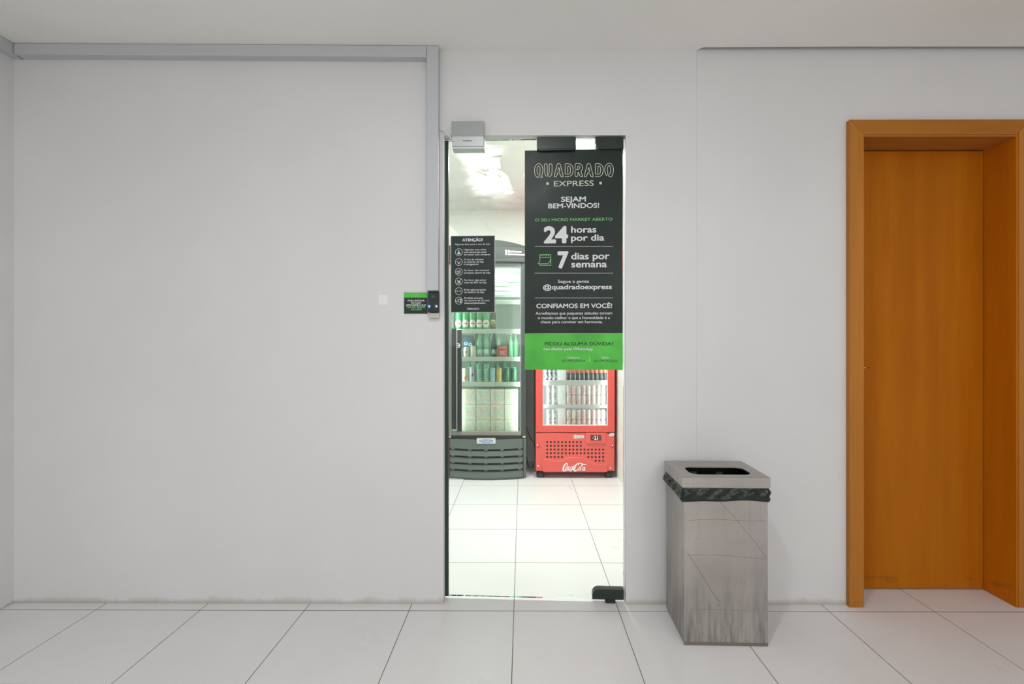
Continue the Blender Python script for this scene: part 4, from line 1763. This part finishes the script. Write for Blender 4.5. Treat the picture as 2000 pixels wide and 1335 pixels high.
t = thing('drink_pack', 'small orange-red square pack on the middle shelf', 'pack', (x_at(981.5), YROW, zm))
b = MB()
b.box(-0.039, 0.039, -0.03, 0.03, 0, 0.100, bev=0.003)
pk = obj('carton', b, mat('orange_red_carton', (0.62, 0.12, 0.07), 0.45), t)
b = MB()
b.text('POP', -0.027, 0.027, 0.074, 0.015, -0.0302, bold=0.03)
for k in range(3):
    b.quad(-0.024, 0.024 - 0.008 * (k % 2), 0.046 - k * 0.012, 0.051 - k * 0.012, -0.0302)
obj('lettering', b, M['p_white'], pk)
for i, px in enumerate((997, 1007)):
    bottle((x_at(px, YROW + 0.04), YROW + 0.055, zm), ('pale green bottle set back beside the red pack', 'pale green bottle set back beside the shelf end')[i], None, M['g_bottle2'], r=0.024, h=0.20)
# second rank of green bottles on that shelf
fb = None
for px in (930, 944, 958, 972, 986):
    loc = (x_at(px, YROW + 0.09), YROW + 0.13, zm)
    if fb is None:
        fb = bottle(loc, 'pale green bottle in the second rank on the middle shelf', 'second rank of pale green bottles', M['g_bottle2'], r=0.0285, h=0.215)
    else:
        dup(fb, loc)

zl = shelf_top['lower']
can((x_at(908.5), YROW, zl), 'cream can with an orange swirl, next to the fridge handle', None, mat('cream_can_paint', (0.74, 0.72, 0.60), 0.35), r=0.0275, h=0.122,
    panel=[[(-0.55, 0.12), (0.1, 0.08), (0.75, 0.30), (0.55, 0.52), (0.15, 0.40), (-0.3, 0.36)]], pm=mat('orange_print', (0.75, 0.27, 0.09), 0.4))
t = can((x_at(922), YROW, zl), 'slim silver and blue can with a red mark', None, mat('silver_blue_can', (0.55, 0.62, 0.70), 0.3), r=0.0262, h=0.132,
        panel=[[(-0.85, 0.08), (-0.05, 0.08), (-0.05, 0.50), (-0.85, 0.50)], [(0.0, 0.52), (0.85, 0.52), (0.85, 0.90), (0.0, 0.90)]], pm=mat('deep_blue_print', (0.05, 0.10, 0.36), 0.35))
q = MB()
q.poly([(-0.020, 0.052), (0.004, 0.048), (0.020, 0.066), (0.003, 0.080), (-0.004, 0.062)], 0)
for v in q.bm.verts:
    v.co.y = -math.sqrt((0.0262 + 0.0014) ** 2 - v.co.x ** 2)
obj('red_mark', q, M['p_red'], t)
hype = None
gcan = vary('mint_green_can', (0.14, 0.42, 0.27), (0.20, 0.50, 0.33), 20, 0.3)
for i, px in enumerate((936, 949.5)):
    lab = ('tall green can with upright white lettering, beside the silver and blue can', 'tall green can with upright white lettering, beside the light blue can')[i]
    loc = (x_at(px), YROW, zl)
    if hype is None:
        hype = can(loc, lab, 'tall green lettered cans', gcan, r=0.0278, h=0.160, txt='HYPE')
    else:
        dup(hype, loc, lab)
can((x_at(962), YROW, zl), 'light blue can on the lower shelf', None, vary('light_blue_can', (0.36, 0.60, 0.66), (0.55, 0.72, 0.74), 25, 0.3), r=0.0262, h=0.126)
can((x_at(974.5), YROW, zl), 'yellow can on the lower shelf', None, vary('yellow_can', (0.66, 0.48, 0.14), (0.70, 0.60, 0.28), 25, 0.3), r=0.0262, h=0.124)
dg_ = None
dgm = mat('dark_green_can', (0.055, 0.17, 0.10), 0.3)
for i, px in enumerate((989.5, 1003.5)):
    lab = ('dark green can with a pale leaf stroke, beside the yellow can', 'dark green can with a pale leaf stroke, at the shelf end')[i]
    loc = (x_at(px), YROW, zl)
    if dg_ is None:
        dg_ = can(loc, lab, 'dark green cans', dgm, r=0.0282, h=0.126, panel=[[(-0.5, 0.12), (-0.38, 0.12), (0.05, 0.34), (0.55, 0.66), (0.43, 0.66), (0.0, 0.40)]], pm=M['p_green'])
    else:
        dup(dg_, loc, lab)
# green bottles behind the cans
fb = None
for px in (915, 929, 943, 957, 971, 985, 999):
    loc = (x_at(px, YROW + 0.09), YROW + 0.13, zl)
    if fb is None:
        fb = bottle(loc, 'green bottle standing behind the cans on the lower shelf', 'green bottles behind the cans', M['g_bottle2'], r=0.0285, h=0.190)
    else:
        dup(fb, loc)

# packs stacked in the lowest compartment, floor-reflection haze put into their pale colours
zfloor = zb + 0.0065
pal = [((0.72, 0.74, 0.58), (0.80, 0.80, 0.68)), ((0.62, 0.74, 0.60), (0.78, 0.82, 0.72)), ((0.76, 0.66, 0.52), (0.80, 0.78, 0.66)), ((0.58, 0.70, 0.58), (0.76, 0.80, 0.72))]
pmats = [vary('hazed_pack_%s' % c, a, b_, 30) for c, (a, b_) in zip(('cream', 'mint', 'peach', 'sage'), pal)]
names = ['cream', 'mint green', 'peach', 'sage green']
lev = ['bottom layer of the lowest stack', 'middle layer of the lowest stack', 'top layer of the lowest stack']
xe0, xe1 = x_at(902.5), x_at(1012)
wp = (xe1 - xe0) / 4
hp = (0.745 - zfloor) / 3 - 0.0008
for r in range(3):
    for c in range(4):
        ci = (c + r) % 4 if not (c == 2) else 2
        t = thing('drink_pack', 'pale %s shrink-wrapped pack, %s, %s from the fridge handle' % (names[ci], lev[r].replace(' of the lowest stack', ''), ORD[c]), 'pack',
                  (xe0 + wp * (c + 0.5), FY + 0.19, zfloor + r * (hp + 0.0008)), 0, 'pale packs in the lowest compartment')
        b = MB()
        b.box(-wp / 2 + 0.0012, wp / 2 - 0.0012, -0.09, 0.09, 0, hp, bev=0.004)
        ct = obj('wrap', b, pmats[ci], t)
        b = MB()
        for k in range(3):
            xx = -wp / 2 + wp * (k + 0.5) / 3
            b.quad(xx - wp * 0.11, xx + wp * 0.11, hp * 0.30, hp * (0.62 + 0.1 * ((k + r) % 2)), -0.0902)
        obj('print', b, pmats[(ci + 1) % 4], ct)

# ================================================================== RED FRIDGE
RY = 1.95
RX0, RX1 = at_y(1046.3, 800, RY)[0], at_y(1200.8, 800, RY)[0]
RB = RY + 0.57
RCX = (RX0 + RX1) / 2
M['red'] = mat('red_fridge_paint', (0.72, 0.085, 0.070), 0.35)
M['red2'] = mat('red_moulded_plastic', (0.74, 0.100, 0.082), 0.42)
M['r_in'] = mat('white_fridge_lining', (0.84, 0.86, 0.86), 0.4)
red = thing('display_fridge', 'red glass-door drinks fridge with perforated base on black feet', 'fridge', (RCX, RY + 0.28, 0))
ZR = 1.93


def rz(py, Y=RY):
    return at_y(1100, py, Y)[1]


def rx(px, Y=RY):
    return at_y(px, 800, Y)[0]


zc0 = 0.060
b = MB()
w = 0.032
b.box(RX0, RX0 + w, RY + 0.045, RB, zc0, ZR)
b.box(RX1 - w, RX1, RY + 0.045, RB, zc0, ZR)
b.box(RX0 + w, RX1 - w, RB - w, RB, zc0, ZR)
b.box(RX0 + w, RX1 - w, RY + 0.045, RB - w, ZR - 0.10, ZR)
b.box(RX0 + w, RX1 - w, RY + 0.045, RB - w, zc0, 0.385)
obj('cabinet', b, M['red'], red, world=True)
b = MB()
L0r, L1r = RX0 + w + 0.0005, RX1 - w - 0.0005
b.box(L0r, L0r + 0.006, RY + 0.047, RB - w - 0.0005, 0.3855, ZR - 0.1005)
b.box(L1r - 0.006, L1r, RY + 0.047, RB - w - 0.0005, 0.3855, ZR - 0.1005)
b.box(L0r + 0.006, L1r - 0.006, RB - w - 0.0065, RB - w - 0.0005, 0.3855, ZR - 0.1005)
b.box(L0r + 0.006, L1r - 0.006, RY + 0.047, RB - w - 0.007, 0.3855, 0.392)
b.box(L0r + 0.006, L1r - 0.006, RY + 0.047, RB - w - 0.007, ZR - 0.1065, ZR - 0.1005)
obj('liner', b, M['r_in'], red, world=True, label='white inner lining')
# header above the door
b = MB()
b.box(RX0 + 0.001, RX1 - 0.001, RY, RY + 0.044, 1.805, ZR, bev=0.006)
obj('header', b, M['red'], red, world=True)
# door: red frame with a white gasket line round the pane
zdo0, zdo1 = rz(843.5), 1.80
wx0, wx1 = rx(1060), rx(1187.5)
wz0, wz1 = rz(831), 1.74
b = MB()
b.box(RX0 + 0.0005, wx0, RY, RY + 0.044, zdo0, zdo1, bev=0.004)
b.box(wx1, RX1 - 0.0005, RY, RY + 0.044, zdo0, zdo1, bev=0.004)
b.box(wx0 - 0.003, wx1 + 0.003, RY + 0.001, RY + 0.044, zdo0, wz0, bev=0.003)
b.box(wx0 - 0.003, wx1 + 0.003, RY + 0.001, RY + 0.044, wz1, zdo1, bev=0.003)
rd = obj('door', b, M['red'], red, world=True)
b = MB()
gw = 0.006
b.box(wx0 + 0.0004, wx0 + gw, RY + 0.008, RY + 0.03, wz0 + 0.0004, wz1 - 0.0004)
b.box(wx1 - gw, wx1 - 0.0004, RY + 0.008, RY + 0.03, wz0 + 0.0004, wz1 - 0.0004)
b.box(wx0 + gw, wx1 - gw, RY + 0.008, RY + 0.03, wz0 + 0.0004, wz0 + gw)
b.box(wx0 + gw, wx1 - gw, RY + 0.008, RY + 0.03, wz1 - gw, wz1 - 0.0004)
obj('gasket', b, M['white'], rd, world=True, label='white edge round the pane')
b = MB()
b.box(wx0 + gw + 0.0003, wx1 - gw - 0.0003, RY + 0.014, RY + 0.019, wz0 + gw, wz1 - gw)
obj('glass_pane', b, M['fridge_glass'], rd, world=True)
b = MB()
u0, u1 = rx(1189), rx(1200)
b.box(u0, u1 - 0.001, RY + 0.004, RY + 0.03, rz(852), rz(846.5), bev=0.002)
b.box(u0 + 0.010, u1 - 0.001, RY - 0.004, RY + 0.0035, rz(849.5), rz(845), bev=0.001)
obj('hinge', b, M['chrome'], rd, world=True)

# moulded base panel with punched holes and a wavy ledge
bz0, bz1 = rz(922), rz(846)
YP2 = RY + 0.004
b = MB()
cut0, cut1 = rx(1188), RX1 - 0.001
pts = [(RX0 + 0.002, rz(919)), (rx(1061), rz(919.8)), (rx(1063), bz0), (rx(1184), bz0), (rx(1186), rz(919.5)), (RX1 - 0.003, rz(919)), (RX1 - 0.002, rz(853)), (rx(1190), rz(851)), (rx(1187), bz1 - 0.001), (RX0 + 0.002, bz1)]
b.prism(pts, YP2, RY + 0.044, bev=0.002)
base = obj('base_panel', b, M['red2'], red, world=True)
b = MB()
zoom = lambda x, y: (rx(1035 + x / 10.526), rz(835 + y / 10.526))
for r, cols in enumerate((range(0, 10), range(0, 10), range(0, 16), range(0, 16), list(range(0, 5)) + list(range(11, 16)), range(13, 16))):
    for c in cols:
        u, v = zoom(355 + 76.8 * c, 294 + 76.6 * r)
        b.disc(u, v, 0.0092, YP2, 14, t=0.0005)
obj('vent_holes', b, mat('dark_red_hole', (0.05, 0.004, 0.004), 0.7), base, world=True, label='rows of dark round vent holes')
b = MB()
wave = [(250, 680), (330, 640), (420, 650), (520, 672), (620, 672), (720, 640), (810, 608), (950, 600), (1090, 610), (1180, 645), (1260, 690), (1340, 728), (1440, 745), (1580, 738), (1600, 780)]
wave = smooth([zoom(*p) for p in wave], 4)
pts = [(p.x, p.y) for p in wave] + [zoom(1590, 905), zoom(270, 905), zoom(245, 780)]
b.prism(pts[::-1], YP2 - 0.009, YP2 - 0.0003, bev=0.003)
led = obj('ledge', b, M['red2'], base, world=True)
YL = YP2 - 0.0095


NST = [0]


def stroke(mb, pts, wds, n=6):
    NST[0] += 1
    q = smooth([zoom(*p) for p in pts], n)
    ws = []
    k = len(wds) - 1
    for i in range(len(q)):
        f = i / (len(q) - 1) * k
        a = int(min(k - 1, math.floor(f)))
        ws.append((wds[a] + (wds[a + 1] - wds[a]) * (f - a)) / 10.526 / 231)
    mb.ribbon([(p.x, p.y) for p in q], ws, YL, t=0.0004 + 0.00008 * NST[0])


b = MB()
stroke(b, [(775, 748), (752, 728), (718, 752), (694, 800), (682, 850), (694, 880), (725, 876), (770, 862), (810, 866), (840, 880), (862, 868)], [14, 20, 26, 32, 32, 26, 16, 14, 20, 20, 6])
stroke(b, [(775, 748), (768, 770), (750, 776)], [14, 14, 8])
for cx_, cz_ in ((748, 828), (1010, 838)):
    ring = [(cx_ + 20 * math.cos(a) + 10 * math.sin(a) * 1.1, cz_ - 30 * math.sin(a)) for a in [2 * PI * k / 14 for k in range(15)]]
    stroke(b, ring, [10, 20, 10, 16, 10], 2)
stroke(b, [(826, 800), (808, 790), (790, 815), (784, 845), (800, 856), (822, 836), (836, 815)], [16, 14, 20, 22, 18, 12, 8])
ring = [(858 + 17 * math.cos(a) + 9 * math.sin(a), 824 - 30 * math.sin(a)) for a in [2 * PI * k / 14 for k in range(15)]]
stroke(b, ring, [12, 18, 12, 16, 12], 2)
stroke(b, [(892, 790), (880, 822), (874, 850), (888, 850), (900, 836)], [20, 20, 20, 12, 6])
stroke(b, [(896, 778), (918, 768)], [12, 12])
stroke(b, [(992, 765), (1000, 738), (985, 732), (950, 758), (920, 810), (908, 855), (925, 880), (960, 868), (985, 842)], [14, 18, 22, 28, 34, 32, 26, 18, 10])
stroke(b, [(985, 742), (1010, 724), (1050, 728), (1090, 746), (1130, 752), (1170, 738)], [8, 14, 18, 22, 18, 6])
stroke(b, [(1040, 840), (1060, 800), (1082, 756), (1078, 742), (1062, 765), (1046, 820), (1044, 860), (1060, 862)], [10, 12, 12, 12, 16, 22, 22, 10])
ring = [(1096 + 17 * math.cos(a) + 9 * math.sin(a), 838 - 30 * math.sin(a)) for a in [2 * PI * k / 14 for k in range(15)]]
stroke(b, ring, [12, 18, 12, 16, 12], 2)
stroke(b, [(1130, 802), (1118, 836), (1112, 866), (1126, 868), (1140, 852)], [20, 20, 20, 12, 6])
obj('logo', b, M['white'], led, world=True, label='white script logo')
b = MB()
for px0, px1, py in ((150, 205, 370), (1672, 1725, 370)):
    u0, v0 = zoom(px0, py + 48)
    u1, v1 = zoom(px1, py - 48)
    b.box(max(u0, RX0 + 0.004), min(u1, RX1 - 0.004), YP2 - 0.002, YP2 - 0.0002, v0, v1, bev=0.0008)
obj('recess_shade', b, mat('shaded_red_plastic', (0.52, 0.05, 0.045), 0.45), base, world=True)  # raised pads; the shade of the recesses is put into their darker red
for px_, py_ in ((158, 355), (1698, 360), (168, 787), (1655, 828)):
    u, v = zoom(px_, py_)
    b = MB()
    b.lathe([(0.0065, -0.0022), (0.0065, -0.004), (0.003, -0.0055)], seg=12, cx=u, cy=YP2, cz=v, axis='y')
    obj('screw', b, M['white'], base, world=True)
# controller and little maker's plate
b = MB()
u0, v0 = zoom(1145, 318)
u1, v1 = zoom(1558, 105)
b.box(u0, u1, YP2 - 0.010, YP2 - 0.0002, v0, v1, bev=0.002)
ctl = obj('control_box', b, M['red2'], red, world=True)
b = MB()
u0, v0 = zoom(1245, 253)
u1, v1 = zoom(1460, 148)
b.box(u0, u1, YP2 - 0.0125, YP2 - 0.0102, v0, v1, bev=0.0008)
dsp = obj('display', b, M['black'], ctl, world=True, label='black temperature display')
b = MB()
yD = YP2 - 0.0126
u0, v0 = zoom(1318, 236)
u1, v1 = zoom(1392, 164)
b.text('2.1', u0, u1, v0, v1 - v0, yD, bold=0.03)
a0, b0 = zoom(1285, 205)
b.quad(a0 - 0.004, a0 + 0.006, b0 - 0.002, b0 + 0.002, yD)
obj('digits', b, M['led_red'], dsp, world=True)
b = MB()
for i in range(3):
    for k in range(2):
        a0, b0 = zoom(1410 + 18 * i, 178 + 44 * k)
        b.quad(a0 - 0.0022, a0 + 0.0022, b0 - 0.004, b0 + 0.004, yD)
obj('button_print', b, M['p_grey'], dsp, world=True)
b = MB()
c0, d0 = zoom(938, 187)
u1, v1 = zoom(1112, 158)
_, v0 = zoom(1112, 214)
b.lathe([(0.0165, -0.0004), (0.0165, -0.002)], seg=22, cx=c0, cy=YP2, cz=d0, axis='y')
b.box(c0 + 0.008, u1, YP2 - 0.0021, YP2 - 0.0003, v0, v1, bev=0.0005)
pl_ = obj('badge', b, M['white'], red, world=True, label='small white maker badge')
b = MB()
b.ring(c0, d0, 0.009, 0.004, YP2 - 0.0024, 18, mi=0)
b.text('imbera', c0 + 0.020, u1 - 0.004, d0 - 0.005, 0.010, YP2 - 0.0022, bold=0.02, mi=1)
obj('lettering', b, [M['p_grey'], M['p_blue']], pl_, world=True)
for px_ in (1056, 1190.5):
    for y in (RY + 0.055, RB - 0.06):
        b = MB()
        b.lathe([(0.034, 0.0), (0.035, 0.004), (0.033, 0.040), (0.026, 0.043), (0.026, zc0 - 0.0005)], seg=20, cx=rx(px_), cy=y)
        obj('foot', b, M['black'], red, world=True)

# shelves
rs = {}
for key, zz in (('top', 0.822), ('mid', 0.612)):
    b = MB()
    b.box(L0r + 0.008, L1r - 0.008, RY + 0.062, RY + 0.070, zz - 0.040 if key == 'top' else zz - 0.026, zz + 0.001, bev=0.002)
    sh = obj('shelf', b, M['white'], red, world=True)
    b = MB()
    for k in range(26):
        x = L0r + 0.014 + (L1r - L0r - 0.028) * k / 25
        b.box(x - 0.0016, x + 0.0016, RY + 0.0705, RB - w - 0.02, zz - 0.005, zz - 0.001)
    obj('wire_deck', b, M['fr_wire'], sh, world=True)
    rs[key] = zz - 0.0005
rs['floor'] = 0.3925

# ------------------------------------------------------------------ what stands in the red fridge
M['cola'] = mat('dark_cola_bottle', (0.030, 0.040, 0.045), 0.12)
M['cola_lab'] = mat('orange_red_label', (0.70, 0.15, 0.10), 0.45)
cola = None
YK = RY + 0.115
for i in range(9):
    px = 1110.5 + i * 8.9
    loc = (at_y(px, 735, YK - 0.01)[0], YK, rs['top'])
    lab = 'dark soft drink bottle with orange-red label, %s from the white divider' % ORD[i]
    if cola is None:
        cola = thing('bottle', lab, 'bottle', loc, 0, 'dark soft drink bottles in the red fridge')
        r, h = 0.0178, 0.20
        lathe_part('body', [(r * 0.85, 0), (r, 0.008), (r * 0.90, 0.030), (r * 0.99, 0.055), (r, 0.062), (r, 0.105), (r * 0.85, 0.13), (r * 0.45, 0.17), (r * 0.42, 0.186)], M['cola'], cola)
        lathe_part('wrap_label', [(r + 0.0005, 0.064), (r + 0.0005, 0.104)], M['cola_lab'], cola)
        lathe_part('cap', [(r * 0.55, 0.1865), (r * 0.55, 0.2)], M['p_red'], cola, 14)
    else:
        dup(cola, loc, lab)
# silver-patterned cans beside the divider
M['speckle'] = vary('silver_black_can', (0.62, 0.65, 0.68), (0.05, 0.06, 0.08), 55, 0.3)
M['speckle2'] = vary('white_black_can', (0.78, 0.80, 0.79), (0.36, 0.37, 0.37), 50, 0.35)
sc = None
for i, px in enumerate((1066.5, 1075, 1083.5)):
    loc = (at_y(px, 735, YK - 0.01)[0], YK, rs['top'])
    lab = 'slim silver and black patterned can, %s from the red door frame' % ORD[i]
    if sc is None:
        sc = can(loc, lab, 'patterned cans on the top visible shelf', M['speckle'], r=0.0172, h=0.135)
    else:
        dup(sc, loc, lab)
# white divider panels between the two halves of each shelf
for key, hgt in (('top', 0.10), ('mid', 0.165), ('floor', 0.185)):
    b = MB()
    u0 = at_y(1089.5, 740, YK)[0]
    u1 = at_y(1104.5, 740, YK)[0]
    b.box(u0, u1, YK - 0.012, RB - w - 0.03, rs[key] + 0.0003, rs[key] + hgt, bev=0.003)
    obj('divider', b, M['r_in'], red, world=True, label='plain white shelf divider')
# two lower rows of cans, stacked two high; LED glare put into their pale colours
pk_a = vary('washed_pink_can', (0.72, 0.46, 0.45), (0.80, 0.72, 0.68), 45, 0.35)
pk_b = vary('washed_lime_can', (0.70, 0.72, 0.52), (0.80, 0.76, 0.72), 45, 0.35)
pk_c = vary('washed_white_can', (0.74, 0.72, 0.70), (0.78, 0.60, 0.58), 45, 0.35)
rows_ = [('mid', 0, 0.083, (pk_a, pk_a, pk_a, pk_c, pk_a, pk_c, pk_c, pk_c), 'pale pink can in the second shelf lower tier'),
         ('mid', 1, 0.083, (pk_a, pk_a, pk_c, pk_a, pk_c, pk_c, pk_a, pk_c), 'pale pink can in the second shelf upper tier'),
         ('floor', 0, 0.088, (pk_c, pk_a, pk_c, pk_a, pk_c, pk_c, pk_c, pk_c), 'pale pink can in the fridge floor lower tier'),
         ('floor', 1, 0.088, (pk_a, pk_b, pk_a, pk_a, pk_c, pk_a, pk_c, pk_c), 'pale pink can in the fridge floor upper tier')]
for key, tier, hh, mats_, lab0 in rows_:
    for i in range(8):
        px = 1111 + i * 9.6
        loc = (at_y(px, 780, YK - 0.01)[0], YK, rs[key] + tier * (hh + 0.0005))
        c = 'pink' if mats_[i] is pk_a else ('lime' if mats_[i] is pk_b else 'white')
        tname = lab0.replace('pale pink', 'pale ' + c)
        can(loc, tname + ', %s from the divider' % ORD[i], 'pale cans in the red fridge', mats_[i], r=0.0192, h=hh)
    sc2 = None
    for i, px in enumerate((1071.5, 1082)):
        loc = (at_y(px, 780, YK - 0.01)[0], YK, rs[key] + tier * (hh + 0.0005))
        lab = lab0.replace('pale pink can', 'white and black patterned can') + (', beside the red frame' if i == 0 else ', beside the divider')
        can(loc, lab, 'white and black cans in the red fridge', M['speckle2'], r=0.0195, h=hh)

# mains leads in the gap between the fridges
b = MB()
q = [(1028.5, 833, 2.05), (1033, 848, 2.06), (1038, 858, 2.08), (1043, 864, 2.10), (1050, 872, 2.14)]
pts = []
for px, py, Y in q:
    u, v = at_y(px, py, Y)
    pts.append((u, Y, v))
pts[0] = (FX1 + 0.004, pts[0][1], pts[0][2])
pts[-1] = (RX0 - 0.004, pts[-1][1], pts[-1][2])
b.tube(smooth(pts, 5), 0.0042, 8)
tag(obj('power_cable', b, M['black'], world=True, loc=pts[2]), 'black power cable slanting down in the gap between the two fridges', 'cable')
b = MB()
pts = [(FX1 + 0.006, 2.30, 0.10), (FX1 + 0.020, 2.29, 0.03), (FX1 + 0.035, 2.28, 0.0045), (FX1 + 0.055, 2.29, 0.0045), (RX0 - 0.006, 2.31, 0.03)]
b.tube(smooth(pts, 6), 0.004, 8)
tag(obj('power_cable', b, M['black'], world=True, loc=(0.07, 2.29, 0)), 'black power cable lying on the floor between the two fridges', 'cable')
# pale strip lying on the floor at the foot of the dark fridge
b = MB()
u0, v0 = at_y(872, 936, FY - 0.05)
u1, _ = at_y(905.5, 936, FY - 0.05)
b.box(u0, u1, FY - 0.052, FY - 0.030, 0.0002, 0.0055, bev=0.001)
tag(obj('floor_strip', b, M['offwhite'], world=True, loc=((u0 + u1) / 2, FY - 0.04, 0)), 'short pale strip tucked under the foot of the dark fridge', 'strip')
